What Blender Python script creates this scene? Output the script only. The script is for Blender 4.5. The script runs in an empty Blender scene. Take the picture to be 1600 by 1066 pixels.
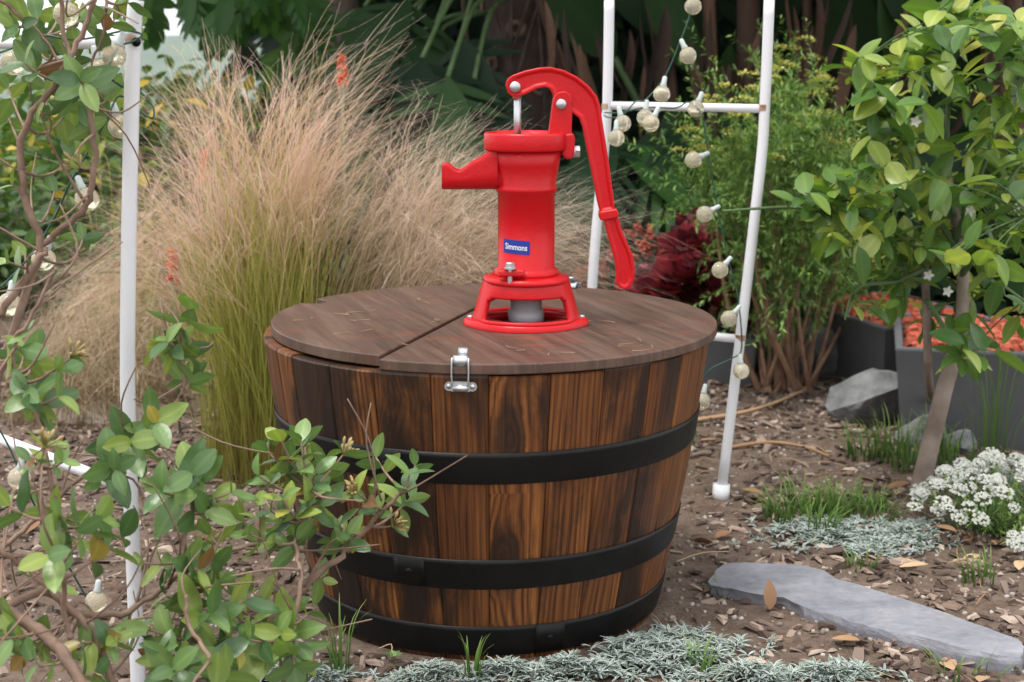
import bpy, bmesh, math, random
from mathutils import Vector, Matrix, noise
R = math.radians
random.seed(7)
sc = bpy.context.scene
C = sc.collection
# ---------------------------------------------------------------- camera
F = 2400.0                      # focal length in photo pixels (1600 wide)
CAM = Vector((0, -2.227, 0.83))
YAW, PITCH = R(0.95), R(10.95)
cd = bpy.data.cameras.new('camera'); cam = bpy.data.objects.new('camera', cd); C.objects.link(cam)
cd.sensor_width = 36; cd.lens = 36 * F / 1600; cd.clip_start = 0.05; cd.clip_end = 6000
cam.location = CAM; cam.rotation_euler = (R(90) - PITCH, 0, -YAW)
cd.dof.use_dof = True; cd.dof.focus_distance = 2.05; cd.dof.aperture_fstop = 7.5
sc.camera = cam
FH = Vector((math.sin(YAW), math.cos(YAW), 0)); RT = Vector((math.cos(YAW), -math.sin(YAW), 0)); ZZ = Vector((0, 0, 1))
FW = FH * math.cos(PITCH) - ZZ * math.sin(PITCH); UP = ZZ * math.cos(PITCH) + FH * math.sin(PITCH)
def ray(px, py): return FW + RT * ((px - 800) / F) + UP * ((533 - py) / F)
def at(px, py, Y): d = ray(px, py); return CAM + d * ((Y - CAM.y) / d.y)
def on(px, py, z=0.0): d = ray(px, py); return CAM + d * ((z - CAM.z) / d.z)
# ---------------------------------------------------------------- world and sun (overcast)
w = bpy.data.worlds.new('World'); sc.world = w; w.use_nodes = True
nt = w.node_tree; bg = nt.nodes['Background']
sky = nt.nodes.new('ShaderNodeTexSky'); sky.sky_type = 'NISHITA'; sky.sun_disc = False
SUN_EL, SUN_ROT = R(74), R(-120)
sky.sun_elevation = SUN_EL; sky.sun_rotation = SUN_ROT; sky.dust_density = 4.0; sky.ozone_density = 0.6
hs = nt.nodes.new('ShaderNodeHueSaturation'); hs.inputs['Saturation'].default_value = 0.22
nt.links.new(sky.outputs[0], hs.inputs['Color']); cloud = nt.nodes.new('ShaderNodeMix'); cloud.data_type = 'RGBA'; cloud.inputs[0].default_value = 0.8; cloud.inputs[7].default_value = (6.6, 6.7, 6.9, 1)   # even white cloud cover
nt.links.new(hs.outputs[0], cloud.inputs[6]); nt.links.new(cloud.outputs[2], bg.inputs[0]); bg.inputs[1].default_value = 0.15
sl = bpy.data.lights.new('sun', 'SUN'); sl.energy = 1.5; sl.angle = R(18); sl.color = (1.0, 0.96, 0.9)
so = bpy.data.objects.new('sun', sl); C.objects.link(so)
sd = Vector((math.sin(SUN_ROT) * math.cos(SUN_EL), math.cos(SUN_ROT) * math.cos(SUN_EL), math.sin(SUN_EL)))
so.rotation_euler = (-sd).to_track_quat('-Z', 'Y').to_euler(); so.location = (0, 0, 12)
sc.view_settings.view_transform = 'Standard'; sc.view_settings.look = 'None'
sc.view_settings.exposure = 1.0; sc.view_settings.gamma = 1.0
sc.render.engine = 'CYCLES'

# ---------------------------------------------------------------- helpers
class MB:
    def __init__(s): s.v = []; s.f = []; s.rn = []; s.t = []
    def quadstrip(s, rows, rnd, ts=None):
        b = len(s.v); n = len(rows[0])
        for i, r in enumerate(rows):
            for p in r:
                s.v.append(tuple(p)); s.t.append(ts[i] if ts else i / max(1, len(rows) - 1)); s.rn.append(rnd)
        for i in range(len(rows) - 1):
            for j in range(n - 1):
                a = b + i * n + j
                s.f.append((a, a + 1, a + n + 1, a + n))
    def poly(s, verts, faces, rnd=0.5, ts=None):
        b = len(s.v)
        for i, p in enumerate(verts): s.v.append(tuple(p)); s.rn.append(rnd); s.t.append(ts[i] if ts else 0.5)
        for f in faces: s.f.append(tuple(b + k for k in f))
    def tube(s, pts, rad, n=8, rnd=0.5, cap=True):
        b = len(s.v); m = len(pts); pts = [Vector(p) for p in pts]
        if not hasattr(rad, '__len__'): rad = [rad] * m
        nrm = None
        for i, p in enumerate(pts):
            d = (pts[min(i + 1, m - 1)] - pts[max(i - 1, 0)])
            d = d.normalized() if d.length > 1e-9 else ZZ
            if nrm is None: nrm = d.orthogonal().normalized()
            else:
                nrm = nrm - d * nrm.dot(d); nrm = nrm.normalized() if nrm.length > 1e-6 else d.orthogonal().normalized()
            bn = d.cross(nrm)
            for k in range(n):
                a = 2 * math.pi * k / n
                s.v.append(tuple(p + (nrm * math.cos(a) + bn * math.sin(a)) * rad[i])); s.t.append(i / max(1, m - 1)); s.rn.append(rnd)
        for i in range(m - 1):
            for k in range(n):
                a = b + i * n + k; c = b + i * n + (k + 1) % n
                s.f.append((a, c, c + n, a + n))
        if cap:
            s.f.append(tuple(b + k for k in range(n))[::-1]); s.f.append(tuple(b + (m - 1) * n + k for k in range(n)))
    def lathe(s, prof, n=32, cen=(0, 0, 0), rnd=0.5, close=True):
        b = len(s.v); m = len(prof); cx, cy, cz = cen
        for r, z in prof:
            for k in range(n):
                a = 2 * math.pi * k / n
                s.v.append((cx + r * math.cos(a), cy + r * math.sin(a), cz + z)); s.rn.append(rnd); s.t.append(0.5)
        for i in range(m - 1):
            for k in range(n):
                a = b + i * n + k; c = b + i * n + (k + 1) % n
                s.f.append((a, c, c + n, a + n))
        if close:
            s.f.append(tuple(b + k for k in range(n))[::-1]); s.f.append(tuple(b + (m - 1) * n + k for k in range(n)))
    def box(s, c, size, M=None, rnd=0.5, taper=1.0, jit=0.0):
        vs = []
        for z in (-1, 1):
            k = taper if z > 0 else 1.0
            for x, y in ((-1, -1), (1, -1), (1, 1), (-1, 1)):
                p = Vector((x * size[0] / 2 * k, y * size[1] / 2 * k, z * size[2] / 2))
                if jit: p = Vector((p.x * (1 + U(-jit, jit)), p.y * (1 + U(-jit, jit)), p.z * (1 + U(-jit, jit))))
                if M: p = M @ p
                vs.append(Vector(c) + p)
        s.poly(vs, [(3, 2, 1, 0), (4, 5, 6, 7), (0, 1, 5, 4), (1, 2, 6, 5), (2, 3, 7, 6), (3, 0, 4, 7)], rnd)
    def mesh(s, name, smooth=True):
        me = bpy.data.meshes.new(name); me.from_pydata(s.v, [], s.f)
        a = me.attributes.new('rnd', 'FLOAT', 'POINT'); a.data.foreach_set('value', s.rn)
        a = me.attributes.new('tt', 'FLOAT', 'POINT'); a.data.foreach_set('value', s.t)
        if smooth: me.polygons.foreach_set('use_smooth', [True] * len(me.polygons))
        me.update(); return me
    def build(s, name, m, parent=None, smooth=True, kind=None):
        return obj(name, s.mesh(name, smooth), m, parent, kind)
def obj(name, me, m, parent=None, kind=None):
    if m and not me.materials: me.materials.append(m)
    o = bpy.data.objects.new(name, me); C.objects.link(o); o.parent = parent
    if kind: o['kind'] = kind
    return o
def tag(o, label, cat, group=None):
    o['label'] = label; o['category'] = cat
    if group: o['group'] = group
    return o
def thing(name, label, cat, loc=(0, 0, 0), group=None):
    o = bpy.data.objects.new(name, None); C.objects.link(o); o.empty_display_size = 0.05
    o.location = loc; return tag(o, label, cat, group)
def bevel(o, wd=0.002, seg=2, ang=35):
    md = o.modifiers.new('bevel', 'BEVEL'); md.width = wd; md.segments = seg; md.limit_method = 'ANGLE'; md.angle_limit = R(ang)
    return o
def smooth_path(pts, k=6):
    pts = [Vector(p) for p in pts]; out = []
    for i in range(len(pts) - 1):
        p0 = pts[max(i - 1, 0)]; p1 = pts[i]; p2 = pts[i + 1]; p3 = pts[min(i + 2, len(pts) - 1)]
        for j in range(k):
            t = j / k
            out.append(0.5 * ((2 * p1) + (p2 - p0) * t + (2 * p0 - 5 * p1 + 4 * p2 - p3) * t * t + (3 * p1 - p0 - 3 * p2 + p3) * t ** 3))
    out.append(pts[-1]); return out
def lerp(a, b, t): return a + (b - a) * t
def radii(r0, r1, n): return [lerp(r0, r1, i / max(1, n - 1)) for i in range(n)]
def rv(s=1.0): return Vector((random.gauss(0, s), random.gauss(0, s), random.gauss(0, s)))
def U(a, b): return random.uniform(a, b)
def basis(loc, d, up, s=1.0):
    """object matrix: +Y along d, +Z near up"""
    d = Vector(d).normalized(); x = d.cross(Vector(up))
    if x.length < 1e-5: x = d.orthogonal()
    x.normalize(); z = x.cross(d)
    M = Matrix((x, d, z)).transposed().to_4x4()
    return Matrix.Translation(loc) @ M @ Matrix.Diagonal((s, s, s, 1))

# ---------------------------------------------------------------- materials
class NT:
    def __init__(s, name):
        s.m = bpy.data.materials.new(name); s.m.use_nodes = True; s.t = s.m.node_tree; s.n = s.t.nodes; s.b = s.n['Principled BSDF']; s.out = s.n['Material Output']
    def new(s, ty, **kw):
        n = s.n.new(ty)
        for k, v in kw.items(): setattr(n, k, v)
        return n
    def set(s, sock, v):
        if hasattr(v, 'is_linked') or isinstance(v, bpy.types.NodeSocket): s.t.links.new(v, sock)
        else: sock.default_value = v
    def math(s, op, a, b=0.0, c=None):
        n = s.new('ShaderNodeMath', operation=op); s.set(n.inputs[0], a); s.set(n.inputs[1], b)
        if c is not None: s.set(n.inputs[2], c)
        return n.outputs[0]
    def mix(s, f, a, b, mode='MIX'):
        n = s.new('ShaderNodeMix', data_type='RGBA', blend_type=mode); s.set(n.inputs[0], f); s.set(n.inputs[6], a); s.set(n.inputs[7], b); return n.outputs[2]
    def noise(s, vec, scale, detail=4, rough=0.55, dist=0.0):
        n = s.new('ShaderNodeTexNoise'); s.set(n.inputs['Vector'], vec); n.inputs['Scale'].default_value = scale; n.inputs['Detail'].default_value = detail
        n.inputs['Roughness'].default_value = rough; n.inputs['Distortion'].default_value = dist; return n.outputs['Fac']
    def ramp(s, f, stops):
        n = s.new('ShaderNodeValToRGB'); s.set(n.inputs[0], f); e = n.color_ramp.elements
        while len(e) < len(stops): e.new(0.5)
        for el, (p, c) in zip(e, stops): el.position = p; el.color = (*c, 1) if len(c) == 3 else c
        return n.outputs[0]
    def coord(s, which='Object'): return s.new('ShaderNodeTexCoord').outputs[which]
    def scaled(s, vec, sc_):
        n = s.new('ShaderNodeMapping'); s.set(n.inputs['Vector'], vec); n.inputs['Scale'].default_value = sc_; return n.outputs[0]
    def attr(s, name): return s.new('ShaderNodeAttribute', attribute_name=name).outputs['Fac']
    def bump(s, h, strength=0.3, dist=0.005):
        n = s.new('ShaderNodeBump'); n.inputs['Strength'].default_value = strength; n.inputs['Distance'].default_value = dist; s.set(n.inputs['Height'], h)
        s.t.links.new(n.outputs[0], s.b.inputs['Normal'])
    def rnd(s):
        o = s.new('ShaderNodeObjectInfo').outputs['Random']; return s.math('FRACT', s.math('ADD', o, s.attr('rnd')))
    def fin(s, col=None, rough=None, metal=None, coat=None, spec=None):
        for k, v in (('Base Color', col), ('Roughness', rough), ('Metallic', metal), ('Coat Weight', coat), ('Specular IOR Level', spec)):
            if v is not None: s.set(s.b.inputs[k], (*v, 1) if isinstance(v, tuple) and len(v) == 3 else v)
        return s.m
def leaf_mat(name, stops, rough=0.42, trans=0.25, tip=None, vein=0.25, spec=0.4):
    n = NT(name); r = n.rnd(); col = n.ramp(r, stops)
    nz = n.noise(n.coord('Object'), 18, 3)
    col = n.mix(n.math('MULTIPLY', nz, 0.55), col, n.mix(1.0, col, (0.55, 0.6, 0.5, 1), 'MULTIPLY'))
    bl = n.ramp(n.noise(n.coord('Object'), 55, 4, 0.7), [(0.66, (0, 0, 0)), (0.74, (1, 1, 1))]); col = n.mix(n.math('MULTIPLY', bl, 0.35), col, n.mix(1.0, col, (1.9, 1.25, 0.9, 1), 'MULTIPLY'))
    if tip: col = n.mix(n.math('POWER', n.attr('tt'), 3.0), col, (*tip, 1))
    e = n.attr('edge')
    if vein: col = n.mix(n.math('MULTIPLY', n.math('POWER', n.math('SUBTRACT', 1.0, n.math('MINIMUM', e, 1.0)), 6.0), vein), col, n.mix(1.0, col, (1.7, 1.6, 1.5, 1), 'MULTIPLY'))
    n.fin(col, rough, spec=spec)
    tr = n.new('ShaderNodeBsdfTranslucent'); n.set(tr.inputs[0], n.mix(1.0, col, (1.3, 1.35, 0.5, 1), 'MULTIPLY'))
    mx = n.new('ShaderNodeMixShader'); mx.inputs[0].default_value = trans
    n.t.links.new(n.b.outputs[0], mx.inputs[1]); n.t.links.new(tr.outputs[0], mx.inputs[2]); n.t.links.new(mx.outputs[0], n.out.inputs[0])
    n.bump(n.noise(n.coord('Object'), 90, 3), 0.25, 0.002)
    return n.m
def plain(name, a, b, scale=8, rough=0.7, bump=0.3, bs=60, metal=0.0, spec=None, dist=0.003):
    n = NT(name); co = n.coord('Object')
    f = n.math('FRACT', n.math('ADD', n.math('MULTIPLY', n.noise(co, scale, 5), 1.0), 0.0))
    col = n.ramp(f, [(0.3, a), (0.7, b)])
    n.bump(n.noise(co, bs, 5), bump, dist)
    return n.fin(col, rough, metal, spec=spec)
def varied(name, stops, rough=0.8, bs=80, bump=0.4):
    n = NT(name); col = n.ramp(n.rnd(), stops); co = n.coord('Object')
    col = n.mix(n.math('MULTIPLY', n.noise(co, 40, 4), 0.6), col, n.mix(1.0, col, (0.5, 0.5, 0.5, 1), 'MULTIPLY'))
    n.bump(n.noise(co, bs, 4), bump, 0.003); return n.fin(col, rough)

def stave_mat():
    n = NT('charred_wood'); co = n.coord('Object'); oi = n.new('ShaderNodeObjectInfo')
    sep = n.new('ShaderNodeSeparateXYZ'); n.set(sep.inputs[0], co); x, z = sep.outputs[0], sep.outputs[2]
    sc3 = n.new('ShaderNodeSeparateColor'); n.set(sc3.inputs[0], oi.outputs['Color']); dark, seed, kn = sc3.outputs
    zc = n.math('MULTIPLY_ADD', z, 5.0, n.math('MULTIPLY', seed, 17.3)); cell = n.math('FLOOR', zc)
    wn = n.new('ShaderNodeTexWhiteNoise', noise_dimensions='2D'); cw = n.new('ShaderNodeCombineXYZ'); n.set(cw.inputs[0], cell); n.set(cw.inputs[1], seed); n.set(wn.inputs['Vector'], cw.outputs[0])
    wc = n.new('ShaderNodeSeparateColor'); n.set(wc.inputs[0], wn.outputs['Color'])
    gate = n.math('GREATER_THAN', kn, wn.outputs['Value'])
    kx = n.math('MULTIPLY_ADD', n.math('SUBTRACT', wc.outputs[0], 0.5), 0.028, n.math('MULTIPLY', n.math('SUBTRACT', seed, 0.5), -0.09))
    dxk = n.math('MULTIPLY', n.math('SUBTRACT', x, kx), 9.0); dzk = n.math('ADD', n.math('SUBTRACT', n.math('FRACT', zc), 0.5), n.math('MULTIPLY', n.math('SUBTRACT', wc.outputs[1], 0.5), 0.25))
    warp = n.math('MULTIPLY', n.math('SUBTRACT', n.noise(co, 38, 3), 0.5), 0.14)
    d = n.math('ADD', n.math('SQRT', n.math('ADD', n.math('MULTIPLY', dxk, dxk), n.math('MULTIPLY', n.math('MULTIPLY', dzk, dzk), 0.55))), warp)
    k = n.math('MULTIPLY', gate, n.math('EXPONENT', n.math('MULTIPLY', n.math('POWER', n.math('DIVIDE', d, 0.30), 2.0), -1.0)))
    xs = n.math('SUBTRACT', n.math('MULTIPLY_ADD', x, 9.0, seed), n.math('MULTIPLY', n.math('MULTIPLY', dxk, k), 0.95))
    wob = n.new('ShaderNodeCombineXYZ'); n.set(wob.inputs[0], n.math('MULTIPLY', x, 10.0)); n.set(wob.inputs[1], n.math('MULTIPLY_ADD', z, 1.1, n.math('MULTIPLY', seed, 19.0)))
    wv = n.noise(wob.outputs[0], 1.0, 3, 0.5)
    u = n.math('ADD', n.math('MULTIPLY', xs, 78.0), n.math('ADD', n.math('MULTIPLY', wv, 46.0), n.math('MULTIPLY', n.math('MULTIPLY', k, d), 90.0)))
    g = n.math('MULTIPLY_ADD', n.math('SINE', u), 0.5, 0.5)
    fib = n.noise(n.scaled(co, (420, 1, 7)), 1.0, 3, 0.6)
    g2 = n.math('ADD', n.math('MULTIPLY', n.math('POWER', g, 0.6), n.math('MULTIPLY_ADD', n.math('FRACT', n.math('MULTIPLY', seed, 7.7)), 0.18, 0.10)), n.math('ADD', n.math('MULTIPLY', fib, 0.45), n.math('MULTIPLY', n.noise(n.scaled(co, (55, 1, 3)), 1.0, 4, 0.65, 0.4), 0.48)))
    wood = n.ramp(g2, [(0.12, (0.011, 0.0045, 0.003)), (0.42, (0.042, 0.0145, 0.0055)), (0.64, (0.155, 0.053, 0.0135)), (0.92, (0.36, 0.145, 0.038))])
    bv = n.new('ShaderNodeCombineXYZ'); n.set(bv.inputs[0], n.math('MULTIPLY_ADD', x, 14.0, n.math('MULTIPLY', seed, 43.0))); n.set(bv.inputs[1], n.math('MULTIPLY', z, 5.0)); n.set(bv.inputs[2], seed)
    bn = n.noise(bv.outputs[0], 0.85, 6, 0.66, 0.3)
    burn = n.math('MULTIPLY', n.math('SUBTRACT', n.math('ADD', n.math('MULTIPLY', n.math('SUBTRACT', bn, 0.5), 2.7), dark), 0.33), 2.2); 
    bcl = n.new('ShaderNodeClamp'); n.set(bcl.inputs[0], burn); bcl.inputs[2].default_value = 0.93
    col = n.mix(bcl.outputs[0], wood, n.mix(g2, (0.005, 0.0035, 0.003, 1), (0.026, 0.012, 0.006, 1)))
    kc = n.math('MULTIPLY', gate, n.math('MINIMUM', 1.0, n.math('MAXIMUM', 0.0, n.math('MULTIPLY', n.math('SUBTRACT', 0.24, d), 9.0))))
    col = n.mix(n.math('MULTIPLY', kc, 0.85), col, (0.014, 0.008, 0.006, 1))
    n.bump(g2, 0.5, 0.0012)
    rg = n.math('MULTIPLY_ADD', fib, 0.25, 0.36)
    return n.fin(col, rg, spec=0.35)
def lid_mat():
    n = NT('stained_plywood'); co = n.coord('Object')
    m = n.new('ShaderNodeMapping'); n.set(m.inputs[0], co); m.inputs['Rotation'].default_value = (0, 0, R(-19)); 
    st = n.scaled(m.outputs[0], (26, 2.2, 4)); f1 = n.noise(st, 1.6, 6, 0.62, 0.6); f2 = n.noise(co, 5, 4)
    f3 = n.noise(n.scaled(m.outputs[0], (160, 6, 6)), 1.0, 3)
    col = n.ramp(n.math('ADD', n.math('MULTIPLY', f1, 0.7), n.math('MULTIPLY', f3, 0.3)), [(0.28, (0.036, 0.019, 0.013)), (0.5, (0.080, 0.047, 0.033)), (0.72, (0.140, 0.092, 0.068))])
    red = n.ramp(n.noise(n.scaled(co, (9, 20, 9)), 1.0, 5, 0.7, 1.2), [(0.52, (0, 0, 0)), (0.68, (1, 1, 1))])
    sx_ = n.new('ShaderNodeSeparateXYZ'); n.set(sx_.inputs[0], co); ex = n.math('MULTIPLY', n.math('ADD', sx_.outputs[0], 0.0), 5.5); ey = n.math('MULTIPLY', n.math('ADD', sx_.outputs[1], 0.17), 9.0)
    worn = n.math('EXPONENT', n.math('MULTIPLY', n.math('ADD', n.math('MULTIPLY', ex, ex), n.math('MULTIPLY', ey, ey)), -1.0))   # worn stain in front of the pump
    col = n.mix(n.math('MULTIPLY', red, n.math('MULTIPLY_ADD', worn, 0.45, 0.22)), col, (0.22, 0.055, 0.028, 1))
    scr = n.ramp(n.noise(n.scaled(co, (30, 12, 10)), 1.3, 6, 0.8, 2.5), [(0.64, (0, 0, 0)), (0.70, (1, 1, 1))])
    col = n.mix(n.math('MULTIPLY', scr, 0.35), col, (0.30, 0.22, 0.16, 1))
    n.bump(n.math('ADD', f1, n.math('MULTIPLY', f3, 0.5)), 0.35, 0.0015)
    return n.fin(col, n.math('MULTIPLY_ADD', f2, 0.25, 0.33), spec=0.45)
def red_mat():
    n = NT('red_cast_iron_paint'); co = n.coord('Object')
    col = n.mix(n.noise(co, 14, 4), (0.46, 0.0015, 0.0050, 1), (0.54, 0.0025, 0.008, 1))
    chipf = n.ramp(n.noise(co, 48, 6, 0.8), [(0.735, (0, 0, 0)), (0.76, (1, 1, 1))]); col = n.mix(n.math('MULTIPLY', chipf, 0.55), col, (0.10, 0.012, 0.010, 1))
    dust = n.noise(co, 9, 5, 0.7); col = n.mix(n.math('MULTIPLY', dust, 0.02), col, (0.45, 0.25, 0.20, 1))
    n.bump(n.math('ADD', n.noise(co, 300, 4), n.math('MULTIPLY', n.noise(co, 70, 4), 1.2)), 0.32, 0.0012)
    n.b.inputs['Coat Roughness'].default_value = 0.22
    return n.fin(col, n.math('MULTIPLY_ADD', dust, 0.30, 0.18), coat=0.0, spec=0.30)
def pole_mat():
    n = NT('white_enamel'); co = n.coord('Object')
    r = n.ramp(n.noise(n.scaled(co, (1, 1, 0.35)), 11, 6, 0.7), [(0.62, (0, 0, 0)), (0.72, (1, 1, 1))])
    col = n.mix(n.noise(co, 6, 4), (0.74, 0.75, 0.77, 1), (0.60, 0.60, 0.62, 1))
    col = n.mix(n.math('MULTIPLY', r, 0.55), col, (0.42, 0.27, 0.17, 1))
    n.bump(n.noise(co, 70, 3), 0.1, 0.001); return n.fin(col, 0.4)
def grass_mat(name, stops, trans=0.3):
    n = NT(name); t = n.math('ADD', n.attr('tt'), n.math('MULTIPLY', n.math('SUBTRACT', n.attr('rnd'), 0.5), 0.30))
    col = n.ramp(t, stops); col = n.mix(n.math('MULTIPLY', n.math('FRACT', n.math('MULTIPLY', n.attr('rnd'), 13.7)), 0.45), col, n.mix(1.0, col, (0.55, 0.52, 0.5, 1), 'MULTIPLY'))
    n.fin(col, 0.6, spec=0.2)
    tr = n.new('ShaderNodeBsdfTranslucent'); n.set(tr.inputs[0], col); mx = n.new('ShaderNodeMixShader'); mx.inputs[0].default_value = trans
    n.t.links.new(n.b.outputs[0], mx.inputs[1]); n.t.links.new(tr.outputs[0], mx.inputs[2]); n.t.links.new(mx.outputs[0], n.out.inputs[0]); return n.m
def ground_mat():
    n = NT('soil'); co = n.coord('Object')
    f = n.noise(co, 30, 8, 0.7); f2 = n.noise(co, 2.2, 4); f3 = n.noise(co, 150, 4, 0.7)
    col = n.ramp(n.math('ADD', n.math('MULTIPLY', f, 0.6), n.math('MULTIPLY', f3, 0.4)), [(0.3, (0.075, 0.050, 0.037)), (0.5, (0.175, 0.128, 0.098)), (0.72, (0.29, 0.225, 0.18))])
    col = n.mix(n.math('MULTIPLY', f2, 0.5), col, n.mix(1.0, col, (0.6, 0.56, 0.54, 1), 'MULTIPLY'))
    n.bump(n.math('ADD', f, n.math('MULTIPLY', f3, 0.6)), 0.9, 0.012); return n.fin(col, 0.95, spec=0.15)
def glass_bulb():
    n = NT('crackle_glass'); co = n.coord('Object')
    v = n.new('ShaderNodeTexVoronoi', feature='DISTANCE_TO_EDGE'); n.set(v.inputs['Vector'], co); v.inputs['Scale'].default_value = 230
    n.bump(v.outputs['Distance'], 0.45, 0.0015); n.b.inputs['Transmission Weight'].default_value = 0.75; n.b.inputs['IOR'].default_value = 1.25
    return n.fin((0.92, 0.86, 0.68), 0.06)
M = {}
M['stave'] = stave_mat(); M['lid'] = lid_mat(); M['red'] = red_mat(); M['pole'] = pole_mat(); M['soil'] = ground_mat(); M['bulb'] = glass_bulb()
M['hoop'] = plain('black_hoop', (0.003, 0.003, 0.003), (0.007, 0.007, 0.0065), 20, 0.45, 0.2, 90, spec=0.22)
M['zinc'] = plain('zinc_plate', (0.42, 0.43, 0.45), (0.60, 0.61, 0.63), 40, 0.40, 0.1, 90, metal=0.95)
M['steel'] = plain('steel_rod', (0.42, 0.43, 0.45), (0.55, 0.56, 0.58), 30, 0.32, 0.1, 90, metal=0.9)
M['pvc'] = plain('grey_plastic', (0.27, 0.27, 0.28), (0.33, 0.33, 0.34), 10, 0.45, 0.1)
M['blue'] = plain('blue_sticker', (0.015, 0.035, 0.26), (0.018, 0.04, 0.30), 10, 0.3, 0.02)
M['white'] = plain('white_print', (0.75, 0.76, 0.8), (0.8, 0.8, 0.84), 10, 0.4, 0.02)
M['wire'] = plain('green_wire', (0.008, 0.055, 0.036), (0.012, 0.08, 0.05), 10, 0.45, 0.05)
M['socket'] = plain('socket_plastic', (0.42, 0.47, 0.45), (0.5, 0.55, 0.53), 10, 0.35, 0.05)
def slate_mat():
    n = NT('slate'); co = n.coord('Object'); f = n.noise(n.scaled(co, (3, 7, 7)), 2.2, 6, 0.65); g = n.noise(co, 45, 5, 0.7)
    col = n.ramp(n.math('ADD', n.math('MULTIPLY', f, 0.6), n.math('MULTIPLY', g, 0.4)), [(0.32, (0.115, 0.117, 0.135)), (0.5, (0.195, 0.197, 0.222)), (0.7, (0.29, 0.29, 0.315))])
    dirt = n.ramp(n.noise(co, 13, 6, 0.75), [(0.58, (0, 0, 0)), (0.72, (1, 1, 1))]); col = n.mix(n.math('MULTIPLY', dirt, 0.45), col, (0.17, 0.125, 0.10, 1))
    n.bump(n.math('ADD', f, n.math('MULTIPLY', g, 0.5)), 0.7, 0.006); return n.fin(col, 0.6)
M['slate'] = slate_mat()
M['rock'] = plain('grey_rock', (0.085, 0.087, 0.088), (0.27, 0.275, 0.275), 11, 0.85, 0.8, 45, dist=0.01)
M['rockwhite'] = plain('pale_rock', (0.30, 0.25, 0.21), (0.42, 0.36, 0.31), 9, 0.9, 0.5, 40)
M['concrete'] = plain('grey_concrete', (0.068, 0.068, 0.075), (0.105, 0.105, 0.112), 6, 0.8, 0.3, 70)
M['redchip'] = varied('red_chips', [(0.0, (0.28, 0.045, 0.022)), (0.5, (0.46, 0.085, 0.04)), (1.0, (0.55, 0.15, 0.08))])
M['chip'] = varied('bark_chips', [(0.0, (0.05, 0.029, 0.021)), (0.35, (0.125, 0.080, 0.058)), (0.7, (0.22, 0.155, 0.12)), (0.92, (0.34, 0.255, 0.20)), (1.0, (0.48, 0.38, 0.30))])
M['pebble'] = varied('pebbles', [(0.0, (0.14, 0.11, 0.09)), (0.6, (0.28, 0.23, 0.19)), (1.0, (0.5, 0.45, 0.4))])
M['dryleaf'] = varied('dry_leaf', [(0.0, (0.20, 0.085, 0.035)), (0.5, (0.38, 0.22, 0.11)), (1.0, (0.52, 0.36, 0.21))], 0.6, 60, 0.2)
M['deadleaf'] = varied('dead_leaf', [(0.0, (0.025, 0.013, 0.009)), (0.5, (0.075, 0.038, 0.023)), (1.0, (0.20, 0.11, 0.065))], 0.8, 60, 0.3)
M['bark'] = plain('branch_bark', (0.13, 0.075, 0.05), (0.27, 0.18, 0.13), 30, 0.8, 0.5, 120)
M['barkgrey'] = plain('grey_bark', (0.14, 0.10, 0.075), (0.30, 0.24, 0.20), 18, 0.85, 0.7, 60)
M['barkdark'] = plain('dark_bark', (0.035, 0.022, 0.016), (0.10, 0.068, 0.05), 14, 0.9, 0.7, 50)
M['barkred'] = plain('tan_stem', (0.17, 0.085, 0.05), (0.33, 0.20, 0.12), 30, 0.7, 0.4, 100)
M['redstem'] = plain('red_stem', (0.12, 0.03, 0.025), (0.18, 0.07, 0.045), 30, 0.6, 0.3, 100)
M['greenstem'] = plain('green_stem', (0.05, 0.10, 0.03), (0.09, 0.15, 0.05), 20, 0.6, 0.2, 100)
M['fence'] = plain('weathered_board', (0.10, 0.09, 0.08), (0.20, 0.18, 0.165), 9, 0.85, 0.5, 50)
M['honey'] = leaf_mat('honeysuckle_leaf', [(0.0, (0.065, 0.13, 0.05)), (0.4, (0.125, 0.215, 0.072)), (0.75, (0.20, 0.295, 0.09)), (0.955, (0.27, 0.34, 0.08)), (0.965, (0.42, 0.36, 0.07)), (0.985, (0.22, 0.12, 0.05)), (1.0, (0.16, 0.08, 0.04))], 0.34, vein=0.55, spec=0.5)
M['citrus'] = leaf_mat('citrus_leaf', [(0.0, (0.05, 0.12, 0.028)), (0.45, (0.12, 0.22, 0.05)), (0.75, (0.23, 0.34, 0.07)), (0.97, (0.40, 0.47, 0.12)), (1.0, (0.50, 0.42, 0.10))], 0.30, 0.36, vein=0.5, spec=0.5)
M['needle'] = leaf_mat('shrub_needle', [(0.0, (0.09, 0.18, 0.05)), (0.6, (0.19, 0.32, 0.09)), (1.0, (0.32, 0.43, 0.11))], 0.5, 0.3, vein=0)
M['umbel'] = leaf_mat('umbel_yellow', [(0.0, (0.36, 0.38, 0.08)), (1.0, (0.58, 0.52, 0.16))], 0.6, 0.2, vein=0)
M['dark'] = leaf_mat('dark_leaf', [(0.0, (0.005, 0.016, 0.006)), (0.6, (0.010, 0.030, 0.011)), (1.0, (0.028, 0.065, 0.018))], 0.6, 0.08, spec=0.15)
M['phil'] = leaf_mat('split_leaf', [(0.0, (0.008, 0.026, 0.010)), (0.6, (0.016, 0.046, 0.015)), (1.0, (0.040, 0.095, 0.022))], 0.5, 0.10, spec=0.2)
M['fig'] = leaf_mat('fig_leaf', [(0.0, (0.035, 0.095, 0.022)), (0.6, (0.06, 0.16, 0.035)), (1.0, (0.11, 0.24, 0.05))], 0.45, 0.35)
M['paddle'] = leaf_mat('paddle_leaf', [(0.0, (0.010, 0.032, 0.009)), (1.0, (0.028, 0.072, 0.016))], 0.55, 0.15, spec=0.15)
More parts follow.
